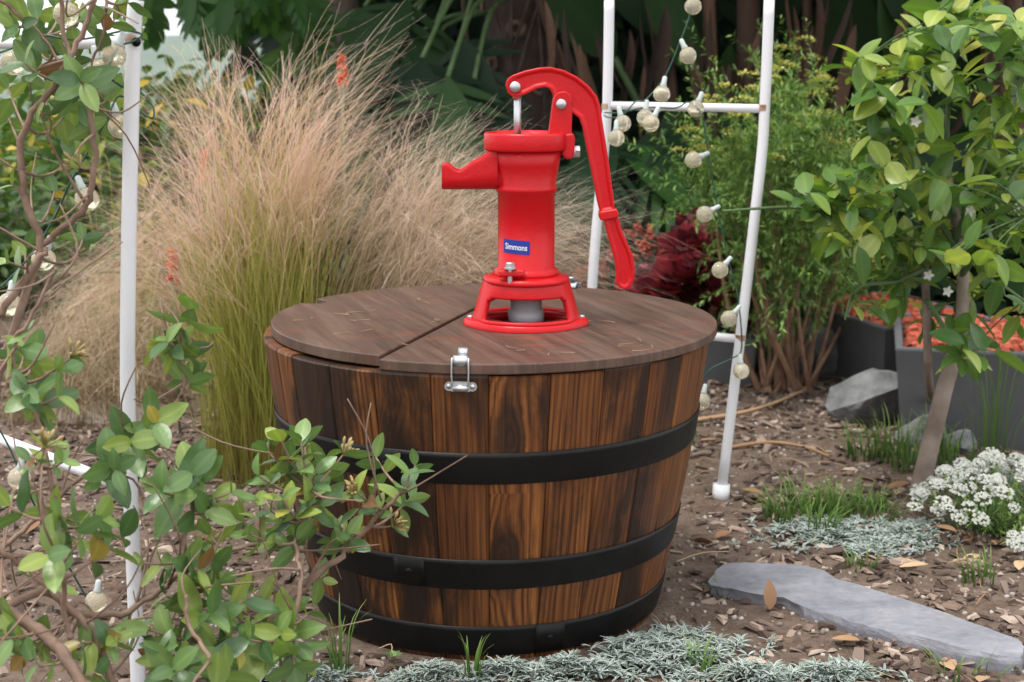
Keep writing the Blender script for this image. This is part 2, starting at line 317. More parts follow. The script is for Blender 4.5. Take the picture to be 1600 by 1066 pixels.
M['hedge'] = leaf_mat('hedge_leaf', [(0.0, (0.045, 0.105, 0.030)), (0.55, (0.10, 0.19, 0.05)), (0.85, (0.20, 0.29, 0.06)), (0.93, (0.52, 0.38, 0.03)), (1.0, (0.68, 0.46, 0.03))], 0.5, 0.3, vein=0)
M['midgreen'] = leaf_mat('mid_leaf', [(0.0, (0.035, 0.085, 0.025)), (1.0, (0.12, 0.20, 0.06))], 0.5, 0.25, vein=0)
M['aeon'] = leaf_mat('aeonium_leaf', [(0.0, (0.07, 0.008, 0.014)), (0.5, (0.17, 0.015, 0.026)), (1.0, (0.32, 0.03, 0.042))], 0.28, 0.12, vein=0)
M['aeongreen'] = leaf_mat('aeonium_heart', [(0.0, (0.20, 0.26, 0.06)), (1.0, (0.34, 0.38, 0.10))], 0.35, 0.1, vein=0)
M['eche'] = leaf_mat('echeveria_leaf', [(0.0, (0.13, 0.22, 0.19)), (1.0, (0.24, 0.34, 0.30))], 0.5, 0.05, vein=0)
M['coral'] = leaf_mat('coral_bud', [(0.0, (0.42, 0.07, 0.05)), (1.0, (0.62, 0.17, 0.11))], 0.5, 0.1, vein=0)
M['poker'] = leaf_mat('poker_flower', [(0.0, (0.65, 0.06, 0.02)), (1.0, (0.75, 0.16, 0.03))], 0.5, 0.15, vein=0)
M['bud'] = leaf_mat('bud_cream', [(0.0, (0.30, 0.24, 0.10)), (1.0, (0.50, 0.36, 0.16))], 0.5, 0.15, vein=0)
M['petal'] = leaf_mat('white_petal', [(0.0, (0.52, 0.53, 0.50)), (1.0, (0.66, 0.66, 0.64))], 0.6, 0.2, vein=0)
M['blade'] = grass_mat('lawn_blade', [(0.0, (0.07, 0.13, 0.03)), (0.6, (0.13, 0.24, 0.05)), (1.0, (0.26, 0.34, 0.11))])
M['feather'] = grass_mat('feather_grass', [(0.0, (0.28, 0.23, 0.06)), (0.25, (0.36, 0.37, 0.07)), (0.48, (0.46, 0.44, 0.12)), (0.60, (0.64, 0.50, 0.26)), (0.74, (0.78, 0.53, 0.40)), (1.0, (0.90, 0.72, 0.61))], 0.42)
M['straw'] = grass_mat('straw_grass', [(0.0, (0.24, 0.18, 0.09)), (0.5, (0.45, 0.35, 0.21)), (1.0, (0.66, 0.54, 0.38))], 0.35)
def silver():
    n = NT('silver_leaf'); e = n.math('MINIMUM', n.attr('edge'), 1.0)
    col = n.mix(n.math('GREATER_THAN', n.math('ADD', e, n.math('MULTIPLY', n.attr('rnd'), 0.5)), 0.85), (0.12, 0.17, 0.11, 1), (0.44, 0.48, 0.48, 1)); return n.fin(col, 0.7, spec=0.2)
M['silver'] = silver()

# ---------------------------------------------------------------- leaf geometry
def leaf_rows(L, W, n=6, fold=0.25, curl=0.25, shape=0.9, tipp=1.0, wave=0.0):
    rows = []; ed = []
    for i in range(n + 1):
        t = i / n; hw = W / 2 * (math.sin(math.pi * min(1, t ** shape * 0.98 + 0.01)) ** (0.75 * tipp)) + 0.0004
        y = L * t * (1 - 0.15 * curl * t); z = -curl * L * 0.5 * t * t + wave * W * math.sin(t * 9)
        rows.append([(-hw, y, z + fold * hw * (1 + wave)), (0, y, z), (hw, y, z + fold * hw)])
    return rows
def leaf_mesh(name, L, W, mat_, **kw):
    b = MB(); rows = leaf_rows(L, W, **kw); b.quadstrip(rows, 0.0); me = b.mesh(name); me.materials.append(mat_)
    a = me.attributes.new('edge', 'FLOAT', 'POINT'); a.data.foreach_set('value', [1.0, 0.0, 1.0] * len(rows)); return me
class LeafMB(MB):
    """many leaves joined; keeps an edge attribute too"""
    def __init__(s): super().__init__(); s.e = []
    def leaf(s, M4, L, W, rnd=None, n=4, **kw):
        rows = leaf_rows(L, W, n=n, **kw); s.quadstrip([[M4 @ Vector(p) for p in r] for r in rows], random.random() if rnd is None else rnd)
        s.e += [1.0, 0.0, 1.0] * len(rows)
    def build(s, name, m, parent=None, smooth=True, kind='stuff'):
        me = s.mesh(name, smooth); a = me.attributes.new('edge', 'FLOAT', 'POINT'); e = s.e + [1.0] * (len(s.v) - len(s.e)); a.data.foreach_set('value', e)
        return obj(name, me, m, parent, kind)
def lobed_rows(L, W, nl=7):
    """pinnately lobed leaf (split leaf): returns list of strips"""
    strips = [leaf_rows(L, W * 0.34, n=6, fold=0.2, curl=0.3)]
    for i in range(nl):
        t = (i + 0.6) / nl; y = L * t * 0.92; z = -0.3 * L * 0.5 * t * t; ll = W * 0.5 * (0.55 + 0.6 * math.sin(math.pi * (0.18 + t * 0.72))); wd = L / nl * (0.92 if nl < 5 else 0.62)
        for sgn in (-1, 1):
            an = R(62 - 45 * t) if t > 0.2 else R(80)
            d = Vector((sgn * math.sin(an), math.cos(an), -0.22)); sdv = Vector((-d.y, d.x, 0)).normalized(); rows = []
            for k in range(5):
                q = k / 4; hw = wd / 2 * (0.85 if k == 0 else (1.0 if k < 3 else (0.7 if k == 3 else 0.06)))
                c = Vector((0, y, z)) + d * (ll * q) + Vector((0, 0, -0.12 * ll * q * q))
                rows.append([c - sdv * hw, c + Vector((0, 0, -0.05 * wd)), c + sdv * hw])
            strips.append(rows)
    return strips
def lobed_mesh(name, L, W, mat_, nl=7):
    b = MB(); e = []
    for st in lobed_rows(L, W, nl): b.quadstrip(st, 0.0); e += [1.0, 0.0, 1.0] * len(st)
    me = b.mesh(name); me.materials.append(mat_); a = me.attributes.new('edge', 'FLOAT', 'POINT'); a.data.foreach_set('value', e); return me
def put(name, me, Mx, parent):
    o = bpy.data.objects.new(name, me); C.objects.link(o); o.parent = parent; o.matrix_local = (Matrix.Translation(-parent.location) @ Mx) if parent else Mx
    return o
def rel(o, root):
    """part meshes are built in world space: shift under a root that is not at the origin"""
    o.parent = root; o.matrix_local = Matrix.Translation(-Vector(root.location)); return o

# ---------------------------------------------------------------- ground and hills
def sstep(a, b, x): t = max(0, min(1, (x - a) / (b - a))); return t * t * (3 - 2 * t)
GZ0 = 0.011
def gz(x, y):
    z = GZ0 + 0.012 * noise.noise((x * 2.1, y * 2.1, 0.3)) + 0.007 * noise.noise((x * 7, y * 7, 1.7)) + 0.004 * noise.noise((x * 19, y * 19, 5.0))
    rr = math.hypot(x, y)
    if rr < 0.55: z = lerp(GZ0 - 0.004, z, sstep(0.25, 0.55, rr))
    z += 0.03 * sstep(0.8, 2.5, y)
    if y > 6: z -= 42 * sstep(6, 150, y)
    return z
def axis(lo, hi, fine0, fine1, st):
    a = []; v = fine0
    while v <= fine1: a.append(v); v += st
    g = st; v = fine1
    while v < hi: g *= 1.35; v += g; a.append(v)
    g = st; v = fine0
    while v > lo: g *= 1.35; v -= g; a.insert(0, v)
    return a
xs = axis(-900, 900, -1.6, 2.2, 0.03); ys = axis(-40, 1400, -1.4, 2.2, 0.03)
b = MB(); nx = len(xs)
for y in ys:
    for x in xs: b.v.append((x, y, gz(x, y)))
for j in range(len(ys) - 1):
    for i in range(nx - 1): a = j * nx + i; b.f.append((a, a + 1, a + nx + 1, a + nx))
b.rn = [0.5] * len(b.v); b.t = [0.5] * len(b.v)
b.build('ground', M['soil'], kind='structure')
b = MB(); n = 70
for j in range(n):
    for i in range(n):
        x = lerp(-1100, 900, i / (n - 1)); y = lerp(300, 1300, j / (n - 1))
        b.v.append((x, y, -60 + 58 * sstep(300, 900, y) + 14 * noise.noise((x * 0.004, y * 0.004, 2)) * sstep(300, 800, y) + 4 * noise.noise((x * 0.03, y * 0.03, 3))))
for j in range(n - 1):
    for i in range(n - 1): a = j * n + i; b.f.append((a, a + 1, a + n + 1, a + n))
b.rn = [0.5] * len(b.v); b.t = [0.5] * len(b.v)
M['hill'] = plain('wooded_hill', (0.03, 0.06, 0.025), (0.09, 0.13, 0.05), 0.06, 0.9, 0.3, 0.4, dist=2.0)
b.build('hill', M['hill'], kind='structure')

# ---------------------------------------------------------------- half barrel
ZT, RB, RTOP = 0.418, 0.2550, 0.326
def Rz(z): t = z / ZT; return lerp(RB, RTOP, t) + 0.006 * math.sin(math.pi * min(1, max(0, t)))
def front_z(py):
    lo, hi = 0.0, 0.5
    for _ in range(50):
        m = (lo + hi) / 2; p = at(760, py, -Rz(m)); 
        if p.z > m: lo = m
        else: hi = m
    return lo
barrel = thing('half_barrel', 'charred wooden half barrel with black metal hoops standing on the mulch', 'barrel')
bound = [-63, -54.5, -40, -27, -13, 0.4, 14.6, 28, 42, 54.8, 69]; tone = [0.30, 0.92, 0.60, 0.64, 0.56, 0.24, 0.27, 0.40, 0.52, 0.28]
knots = [0.2, 0.9, 0.1, 0.9, 0.0, 1.0, 0.0, 0.5, 0.2, 0.1]; seeds = [.11, .23, .37, .41, .53, .62, .71, .83, .91, .19]
a = 69.0
while a < 296: 
    a += U(10.5, 16.5)
    if a > 291: a = 297
    bound.append(a); tone.append(U(0.15, 0.6)); knots.append(U(0, 0.6)); seeds.append(random.random())
for i in range(len(bound) - 1):
    a0, a1 = R(bound[i]), R(bound[i + 1]); mid = (a0 + a1) / 2; half = (a1 - a0) / 2 - 0.0016; b = MB()
    zs = [0.0, 0.06, 0.14, 0.22, 0.30, 0.37, ZT - 0.004, ZT + random.choice((0, 0, -0.002))]; rows = []
    prof = [(-1, -0.0022), (-0.93, -0.0004), (-0.4, 0.0004), (0.4, 0.0004), (0.93, -0.0004), (1, -0.0022)]
    for z in zs:
        row = []
        for k, dr in prof: r = Rz(z) + dr - (0.002 if z == zs[-1] else 0); row.append((r * math.sin(half * k), -r * math.cos(half * k), z))
        for k, dr in reversed(prof): r = Rz(z) - 0.024; row.append((r * math.sin(half * k), -r * math.cos(half * k), z))
        rows.append(row + [row[0]])
    b.quadstrip(rows, 0.0); nn = 13; b.f.append(tuple(range(12))[::-1]); b.f.append(tuple((len(zs) - 1) * nn + k for k in range(12)))
    o = b.build('stave', M['stave'], barrel, smooth=False); o.rotation_euler = (0, 0, mid); o.color = (tone[i], seeds[i], knots[i], 1)
hz = [(front_z(757), front_z(708)), (front_z(921), front_z(875)), (front_z(1024), front_z(979))]
for k, (z0, z1) in enumerate(hz):
    b = MB(); pr = []
    for q in range(7): z = lerp(z0, z1, q / 6); pr.append((Rz(z) + 0.0024 - (0.0006 if q in (0, 6) else 0), z))
    pr += [(Rz(z1) + 0.0004, z1 - 0.0006), (Rz(z0) + 0.0004, z0 + 0.0006), pr[0]]
    b.lathe(pr, 96, close=False); h = b.build('hoop', M['hoop'], barrel)
    b = MB(); a0 = R((-30, -26, 14)[k])   # overlapped end of the band with two rivets
    rows = []
    for q in range(7):
        aa = a0 + (q / 6) * R(9); rows.append([((Rz(z) + 0.0029) * math.sin(aa), -(Rz(z) + 0.0029) * math.cos(aa), z) for z in (z0 + .001, (z0 + z1) / 2, z1 - .001)])
    b.quadstrip(rows, 0.5); o = b.build('band_end', M['hoop'], h); o.modifiers.new('thick', 'SOLIDIFY').thickness = 0.0005
    for da in (4.5,):
        aa = a0 + R(da); z = (z0 + z1) / 2; r = Rz(z) + 0.0028; b = MB(); c = Vector((r * math.sin(aa), -r * math.cos(aa), z)); d = Vector((math.sin(aa), -math.cos(aa), -0.15))
        b.tube([c, c + d * 0.0015, c + d * 0.0025], [0.0048, 0.0042, 0.002], 10); b.build('rivet', M['hoop'], h)
b = MB(); b.lathe([(0.24, 0.05), (0.24, 0.065)], 48); b.build('bottom_board', M['stave'], barrel)
# toggle latches (front and rear)
LZ = 0.4192      # underside of the lid
TH = 0.014
def latch(ang):
    root = bpy.data.objects.new('latch', None); C.objects.link(root); root.parent = barrel; root.empty_display_size = 0.02
    zc = ZT - 0.0235; r = Rz(zc) + 0.001; k_ = 0.78; root.matrix_local = Matrix.Rotation(ang, 4, 'Z') @ Matrix.Translation((0, -r, LZ + TH)) @ Matrix.Scale(k_, 4) @ Matrix.Translation((0, r, -LZ - TH))
    b = MB(); b.box((0, -r - 0.0012, zc), (0.030, 0.0025, 0.017))
    for s in (-1, 1): b.tube([(s * 0.019, -r - 0.0001, zc), (s * 0.019, -r - 0.0022, zc)], 0.0078, 16)
    b.build('latch_plate', M['zinc'], root, smooth=False)
    for s in (-1, 1): b = MB(); b.tube([(s * 0.0195, -r - 0.002, zc), (s * 0.0195, -r - 0.004, zc), (s * 0.0195, -r - 0.005, zc)], [0.0046, 0.0042, 0.002], 10); b.build('screw', M['steel'], root)
    b = MB(); b.tube([(-0.012, -r - 0.005, zc - 0.002), (0.012, -r - 0.005, zc - 0.002)], 0.0056, 10); b.build('hinge_roll', M['zinc'], root)
    b = MB(); zt = LZ + TH + 0.009
    b.tube(smooth_path([(-0.010, -r - 0.007, zc), (-0.0135, -r - 0.010, zc + 0.010), (-0.0135, -r - 0.009, zt - 0.006), (-0.011, -r - 0.004, zt), (0.011, -r - 0.004, zt), (0.0135, -r - 0.009, zt - 0.006), (0.0135, -r - 0.010, zc + 0.010), (0.010, -r - 0.007, zc)], 4), 0.0016, 8)
    b.build('wire_loop', M['zinc'], root)
    b = MB(); yy = -r - 0.001
    rows = [[(s * 0.0115, y, z) for s in (-1, -0.4, 0.4, 1)] for y, z in ((yy - 0.006, zt - 0.014), (yy - 0.0085, zt - 0.005), (yy - 0.006, zt + 0.003), (yy, zt + 0.004), (yy + 0.012, zt + 0.001), (yy + 0.02, zt - 0.0065))]
    b.quadstrip(rows, 0.5); o = b.build('hook', M['zinc'], root); o.modifiers.new('thick', 'SOLIDIFY').thickness = 0.002
    b = MB(); rows = [[(s * 0.0075 + 0.003, y, z) for s in (-1, 0, 1)] for y, z in ((yy + 0.001, zt + 0.004), (yy + 0.004, zt + 0.011), (yy + 0.010, zt + 0.015), (yy + 0.014, zt + 0.013))]
    b.quadstrip(rows, 0.5); o = b.build('lever', M['zinc'], root); o.modifiers.new('thick', 'SOLIDIFY').thickness = 0.0018
latch(math.asin(-0.033 / 0.32)); latch(math.pi - math.asin(0.142 / 0.32))

# ---------------------------------------------------------------- lid in two boards
lid = thing('barrel_lid', 'round brown plywood lid in two boards on top of the half barrel', 'lid', (0, 0, LZ))
pA = on(595, 560, LZ + TH); pB = on(742, 484, LZ + TH)
A2 = Vector((pA.x, pA.y)); D2 = (Vector((pB.x, pB.y)) - A2).normalized(); N2 = Vector((D2.y, -D2.x))     # N2 points to the right board
def lid_board(side, cen, rad, gap, z0, th, notch=None):
    pts = []
    for k in range(160):
        a = 2 * math.pi * k / 160; r = rad + 0.0012 * noise.noise((math.cos(a) * 9, math.sin(a) * 9, side)); p = Vector((cen[0] + r * math.cos(a), cen[1] + r * math.sin(a)))
        if notch:
            da = (a - notch[0] + math.pi) % (2 * math.pi) - math.pi
            if abs(da) < notch[1]: p = Vector((cen[0] + (r - notch[2]) * math.cos(a), cen[1] + (r - notch[2]) * math.sin(a)))
        pts.append(p)
    res = []
    for k in range(160):
        p, q = pts[k], pts[(k + 1) % 160]; dp = (p - A2).dot(N2) * side - gap; dq = (q - A2).dot(N2) * side - gap
        if dp >= 0: res.append(p)
        if dp * dq < 0: res.append(p.lerp(q, dp / (dp - dq)))
    bm = bmesh.new(); vs = [bm.verts.new((p.x, p.y, 0)) for p in res]; f = bm.faces.new(vs); bm.normal_update()
    if f.normal.z < 0: f.normal_flip()
    ex = bmesh.ops.extrude_face_region(bm, geom=[f]); bmesh.ops.translate(bm, vec=(0, 0, th), verts=[e for e in ex['geom'] if isinstance(e, bmesh.types.BMVert)])
    bmesh.ops.recalc_face_normals(bm, faces=bm.faces); me = bpy.data.meshes.new('lid_board'); bm.to_mesh(me); bm.free()
    o = obj('lid_board', me, M['lid'], lid); o.location = (0, 0, z0); return bevel(o, 0.0018, 2)
lid_board(1, (0.006, 0.0), 0.330, 0.0, 0.0, TH)
lb = lid_board(-1, (0.003, 0.006), 0.3180, 0.006, 0.0, TH + 0.001, notch=(R(153), R(4.2), 0.03)); lb.rotation_euler = (0, R(0.2), 0)
b = MB(); b.box((0.0, 0, LZ - 0.006), (0.05, 0.48, 0.009), Matrix.Rotation(-math.atan2(D2.x, D2.y), 3, 'Z')); o = b.build('batten', M['lid'], None, False); o.parent = lid; o.location = (A2.x + D2.x * 0.30, A2.y + D2.y * 0.30, -LZ)
# groove line on the left board, as loose straw bits lying on the lid
ZL = LZ + TH
# ---------------------------------------------------------------- pitcher pump
pc = on(822, 507, ZL); pump = thing('pitcher_pump', 'red cast iron hand pump with curved handle bolted on the barrel lid', 'pump', (pc.x, pc.y, ZL))
PX, PY, PZ = pc
def pm(px, py, dy=0.0): p = at(px, py, PY + dy); return Vector((p.x - PX, dy, p.z - PZ))
def zp(px_y, dy=0.0): return pm(822, px_y, dy).z
# base: flange, frame with windows, top ring
b = MB(); n = 64; prof = []
for lev, (kz, ko) in enumerate(((0.0005, 0.0), (0.007, 0.0), (0.011, -0.006), (0.011, -0.030), (0.0005, -0.030))):
    row = []
    for k in range(n + 1):
        a = 2 * math.pi * k / n; ear = 0.010 * (max(0, math.cos(a)) ** 8 + max(0, math.cos(a - math.pi)) ** 8)
        row.append(((0.080 + ear + ko) * math.cos(a), (0.074 + ko) * math.sin(a), kz))
    prof.append(row)
prof.append(prof[0]); b.quadstrip(prof, 0.5); b.build('base_flange', M['red'], pump)
zr0 = zp(468, -0.055); zr1 = zp(442, -0.055); zb = 0.009
b = MB(); n = 72
def rad_at(z): return lerp(0.078, 0.061, (z - zb) / (zr1 - zb))
levels = [zb, zb + 0.006, lerp(zb, zr0, 0.5), zr0 - 0.004, zr0, zr1 - 0.004, zr1]
for z in levels:
    for k in range(n): a = 2 * math.pi * k / n; b.v.append((rad_at(z) * math.cos(a), rad_at(z) * 0.92 * math.sin(a), z))
for i in range(len(levels) - 1):
    for k in range(n):
        deg = (k + 0.5) * 360 / n; front = abs((deg - 270 + 180) % 360 - 180); back = abs((deg - 90 + 180) % 360 - 180); m_ = min(front, back)
        if 1 <= i <= 3 and m_ < (54 if i == 2 else (54 if i == 1 else 50)): continue
        p = i * n + k; q = i * n + (k + 1) % n; b.f.append((p, q, q + n, p + n))
b.rn = [0.5] * len(b.v); b.t = b.rn[:]
o = b.build('base_frame', M['red'], pump); md = o.modifiers.new('thick', 'SOLIDIFY'); md.thickness = 0.008; md.offset = -1; bevel(o, 0.002, 2, 40)
b = MB(); b.lathe([(0.030, zr1 - 0.006), (0.0610, zr1 - 0.006), (0.0620, zr1 - 0.003), (0.0610, zr1 + 0.0015), (0.046, zr1 + 0.004), (0.030, zr1 + 0.004)], 48); b.build('base_cap', M['red'], pump)
b = MB(); b.lathe([(0.026, 0.001), (0.026, 0.022), (0.0225, 0.023), (0.0225, zr1 - 0.004)], 32); b.build('pipe_coupling', M['pvc'], pump)
# body
z1 = zr1 + 0.004; zring = zp(299, -0.045); zc0 = zp(238, -0.05); zc1 = zp(210, -0.05); rb = 0.0405
b = MB(); b.lathe([(0.046, z1 - 0.002), (0.047, z1 + 0.004), (0.0445, z1 + 0.008), (rb, z1 + 0.011), (rb, zring - 0.006), (rb + 0.003, zring - 0.003), (rb + 0.0035, zring), (rb + 0.003, zring + 0.003), (rb + 0.001, zring + 0.006), (rb + 0.006, lerp(zring, zc0, 0.6)), (0.0505, zc0 + 0.002)], 64); b.build('cylinder_body', M['red'], pump)
# collar: rounded plate, slightly pointed towards the spout
b = MB(); n = 64
def collar(k):
    a = 2 * math.pi * k / n; x = math.cos(a); y = math.sin(a); return (0.0575 * x * (1.04 if x < 0 else 1.0), 0.0555 * y)
rows = []
for z, s in ((zc0, 0.9), (zc0, 0.985), (zc0 + 0.003, 1.0), (zc1 - 0.003, 1.0), (zc1, 0.98), (zc1, 0.86), (zc1 - 0.004, 0.84), (zc1 - 0.005, 0.3)):
    rows.append([(collar(k)[0] * s, collar(k)[1] * s, z) for k in range(n + 1)])
b.quadstrip(rows, 0.5); b.build('top_collar', M['red'], pump)
# spout: open trough to the left
b = MB(); sp_low = zp(296, 0); top_px = [(690, 256), (697, 254), (703, 257), (710, 264), (718, 266), (726, 262), (733, 256), (741, 251), (750, 247), (758, 242), (766, 234), (778, 231)]
rows = []
for i, (qx, qy) in enumerate(top_px):
    T = pm(qx, qy); lo = sp_low; wd = lerp(0.017, 0.027, i / 11); row = []
    for k in range(-8, 9):
        a = math.pi / 2 * k / 4; 
        if k <= -4: y = -wd; z = lerp(T.z, lo + wd * 0.7, (k + 8) / 4)
        elif k >= 4: y = wd; z = lerp(T.z, lo + wd * 0.7, (8 - k) / 4)
        else: a = math.pi / 2 * k / 4; y = wd * math.sin(a); z = lo + wd * 0.7 * (1 - math.cos(a))
        row.append((T.x, y, z))
    rows.append(row)
b.quadstrip(rows, 0.5); o = b.build('spout', M['red'], pump); md = o.modifiers.new('thick', 'SOLIDIFY'); md.thickness = 0.0055; md.offset = -1; bevel(o, 0.0015, 2, 50)
# rod
b = MB(); zpiv = pm(803, 136); b.tube([(zpiv.x + 0.005, 0, zc1 - 0.03), (zpiv.x + 0.005, 0, zpiv.z - 0.004)], 0.0052, 16); b.tube([(zpiv.x + 0.005, 0, zpiv.z - 0.016), (zpiv.x, 0, zpiv.z + 0.006)], 0.0068, 12); b.build('piston_rod', M['steel'], pump)
def zoom(pts): return [pm(640 + x / 2.22, 80 + y / 2.22) for x, y in pts]
def plate(name, outline, y0, y1, m, inset=None, bv=0.003):
    bm = bmesh.new(); vs = [bm.verts.new((p.x, y0, p.z)) for p in outline]; f = bm.faces.new(vs); bm.normal_update()
    ex = bmesh.ops.extrude_face_region(bm, geom=[f]); top = [e for e in ex['geom'] if isinstance(e, bmesh.types.BMFace)]
    bmesh.ops.translate(bm, vec=(0, y1 - y0, 0), verts=[e for e in ex['geom'] if isinstance(e, bmesh.types.BMVert)]); bmesh.ops.recalc_face_normals(bm, faces=bm.faces)
    if inset:
        ends = [q for q in bm.faces if len(q.verts) == len(outline)]
        bmesh.ops.inset_individual(bm, faces=ends, thickness=inset[0], depth=0)
        ends = [q for q in bm.faces if len(q.verts) == len(outline)]
        bmesh.ops.inset_individual(bm, faces=ends, thickness=inset[0] * 0.6, depth=-inset[1])
    me = bpy.data.meshes.new(name); bm.to_mesh(me); bm.free(); o = obj(name, me, m, pump); bevel(o, bv, 3, 40); return o
H_ARM = [(333, 122), (335, 106), (343, 93), (358, 83), (400, 68), (450, 57), (490, 55), (535, 66), (580, 88), (620, 120), (648, 155), (660, 190), (672, 270), (688, 370), (700, 460), (711, 550), (660, 558), (650, 520), (635, 440), (612, 330), (600, 265), (588, 232), (560, 212), (520, 205), (500, 185), (497, 150), (488, 132), (470, 124), (440, 130), (400, 150), (375, 158), (355, 156), (341, 144)]
plate('handle_arm', zoom(H_ARM), -0.0085, 0.0085, M['red'], (0.0042, 0.0026), 0.0022)
H_GRIP = [(668, 560), (710, 556), (722, 575), (735, 620), (755, 665), (772, 705), (780, 750), (777, 790), (764, 814), (744, 824), (724, 816), (715, 800), (716, 760), (708, 715), (690, 650), (676, 600)]
plate('handle_grip', zoom(H_GRIP), -0.010, 0.010, M['red'], (0.0042, 0.002), 0.0035)
plate('handle_band', zoom([(655, 560), (662, 553), (712, 545), (720, 549), (724, 566), (718, 576), (668, 586), (658, 582)]), -0.0135, 0.0135, M['red'], None, 0.004)
BR = [(480, 292), (488, 235), (496, 170), (503, 150), (520, 139), (540, 139), (557, 150), (563, 172), (562, 230), (560, 300), (556, 335), (548, 352), (534, 352), (526, 330), (524, 292)]
for s in (-1, 1): plate('fulcrum_plate', zoom(BR), s * 0.0115 - 0.0025, s * 0.0115 + 0.0025, M['red'], None, 0.002)
plate('fulcrum_lug', zoom([(520, 290), (566, 282), (572, 300), (570, 350), (560, 372), (540, 374), (528, 360), (522, 330)]), -0.016, 0.016, M['red'], None, 0.003)
def pin(name, px, py, r, y0, y1, m=None):
    b = MB(); c = pm(px, py); sgn = 1 if y1 > y0 else -1
    b.tube([(c.x, y0, c.z), (c.x, y1 - sgn * 0.0012, c.z), (c.x, y1, c.z)], [r, r, r * 0.8], 20); return b.build(name, m or M['steel'], pump)
pin('pivot_pin', 640 + 366 / 2.22, 80 + 124 / 2.22, 0.0078, 0.012, -0.0125); pin('pivot_pin', 640 + 524 / 2.22, 80 + 183 / 2.22, 0.0074, 0.018, -0.0182)
b = MB(); c = pm(640 + 560 / 2.22, 80 + 349 / 2.22); b.tube([(c.x - 0.004, 0, c.z), (c.x + 0.0055, 0, c.z)], 0.0085, 24); b.tube([(c.x + 0.0055, 0, c.z), (c.x + 0.012, 0, c.z), (c.x + 0.013, 0, c.z)], [0.0085, 0.0085, 0.007], 6); b.build('hex_bolt', M['zinc'], pump, smooth=False)
# set screw in its lug on the front of the base ring
b = MB(); c = pm(797, 430, -0.052); b.box((c.x + 0.002, -0.047, z1 + 0.009), (0.040, 0.020, 0.010), taper=0.92); o = b.build('set_screw_lug', M['red'], pump, False); bevel(o, 0.003, 3)
b = MB(); b.tube([(c.x, -0.053, z1 - 0.006), (c.x, -0.053, z1 + 0.016)], 0.0035, 12); b.tube([(c.x, -0.053, z1 + 0.0155), (c.x, -0.053, z1 + 0.0175)], 0.0088, 20); b.tube([(c.x, -0.053, z1 + 0.0175), (c.x, -0.053, z1 + 0.0235), (c.x, -0.053, z1 + 0.0245)], [0.0066, 0.0066, 0.005], 6); b.build('set_screw', M['zinc'], pump, smooth=False)
for a in (182, -2, 100, 262):
    b = MB(); ex = 0.080 * math.cos(R(a)); ey = 0.062 * math.sin(R(a))
    if a == 262: continue
    b.tube([(ex, ey, 0.0105), (ex, ey, 0.0130), (ex, ey, 0.0142)], [0.0048, 0.0046, 0.003], 12); b.build('flange_screw', M['steel'], pump)
# blue maker's sticker with white lettering
c = pm(640 + 368 / 2.22, 80 + 681 / 2.22, -rb); a_c = math.asin(max(-1, min(1, c.x / rb))); b = MB(); rows = []; hw = 0.0205; hh = 0.0098
for i in range(13): a = a_c + (i / 6 - 1) * hw / rb; rows.append([((rb + 0.0004) * math.sin(a), -(rb + 0.0004) * math.cos(a), c.z + k * hh - (i / 6 - 1) * 0.0012) for k in (-1, 0, 1)])
b.quadstrip(rows, 0.5); stk = b.build('sticker', M['blue'], pump)
tc = bpy.data.curves.new('lettering', 'FONT'); tc.body = 'Simmons'; tc.size = 0.0118; tc.align_x = 'CENTER'; tc.align_y = 'CENTER'; tc.offset = 0.00015
to = bpy.data.objects.new('lettering_tmp', tc); C.objects.link(to); bpy.context.view_layer.update()
tm = bpy.data.meshes.new_from_object(to.evaluated_get(bpy.context.evaluated_depsgraph_get())); bpy.data.objects.remove(to); bpy.data.curves.remove(tc)
wmax = max(abs(v.co.x) for v in tm.vertices)
for v in tm.vertices:
    x, y = v.co.x * 0.0165 / wmax, v.co.y; a = a_c + x / rb; v.co = ((rb + 0.0009) * math.sin(a), -(rb + 0.0009) * math.cos(a), c.z + y * 1.0 - x / hw * 0.0012 - 0.0004)
tm.materials.clear(); obj('lettering', tm, M['white'], stk)
# ---------------------------------------------------------------- garden arch (white tube) spanning the barrel
P1 = on(216, 1078, GZ0); R1 = on(1126, 778, GZ0); YP, YR = P1.y, R1.y
zl0 = at(205, 765, YP).z; zl1 = at(208, 67, YP).z; P2 = on(-150, 628, zl0); zr_0 = at(1157, 530, YR).z; zr_1 = at(1193, 170, YR).z; R2 = on(952, 165, zr_1)
YP2, YR2 = P2.y, R2.y
arch = thing('garden_arch', 'white tubular metal garden arch with rungs standing over the barrel', 'arch')
def leg_pts(kind):
    if kind == 'P1': return [P1 + Vector((0, 0, -0.01)), at(210, 920, YP), at(200, 640, YP), at(201, 400, YP), at(208, 70, YP), at(213, 0, YP)]
    if kind == 'R1': return [R1 + Vector((0, 0, 0.0)), at(1184, 300, YR), at(1195, 165, YR), at(1202, 0, YR)]
    if kind == 'R2': return [Vector((at(915, 640, YR2).x, YR2, GZ0 - 0.01)), at(925, 450, YR2), at(946, 210, YR2), at(950, 120, YR2), at(952, 0, YR2)]
    dx = P2 - Vector((at(205, 765, YP).x, YP, zl0)); return [p + Vector((dx.x, dx.y, 0)) for p in leg_pts('P1')]
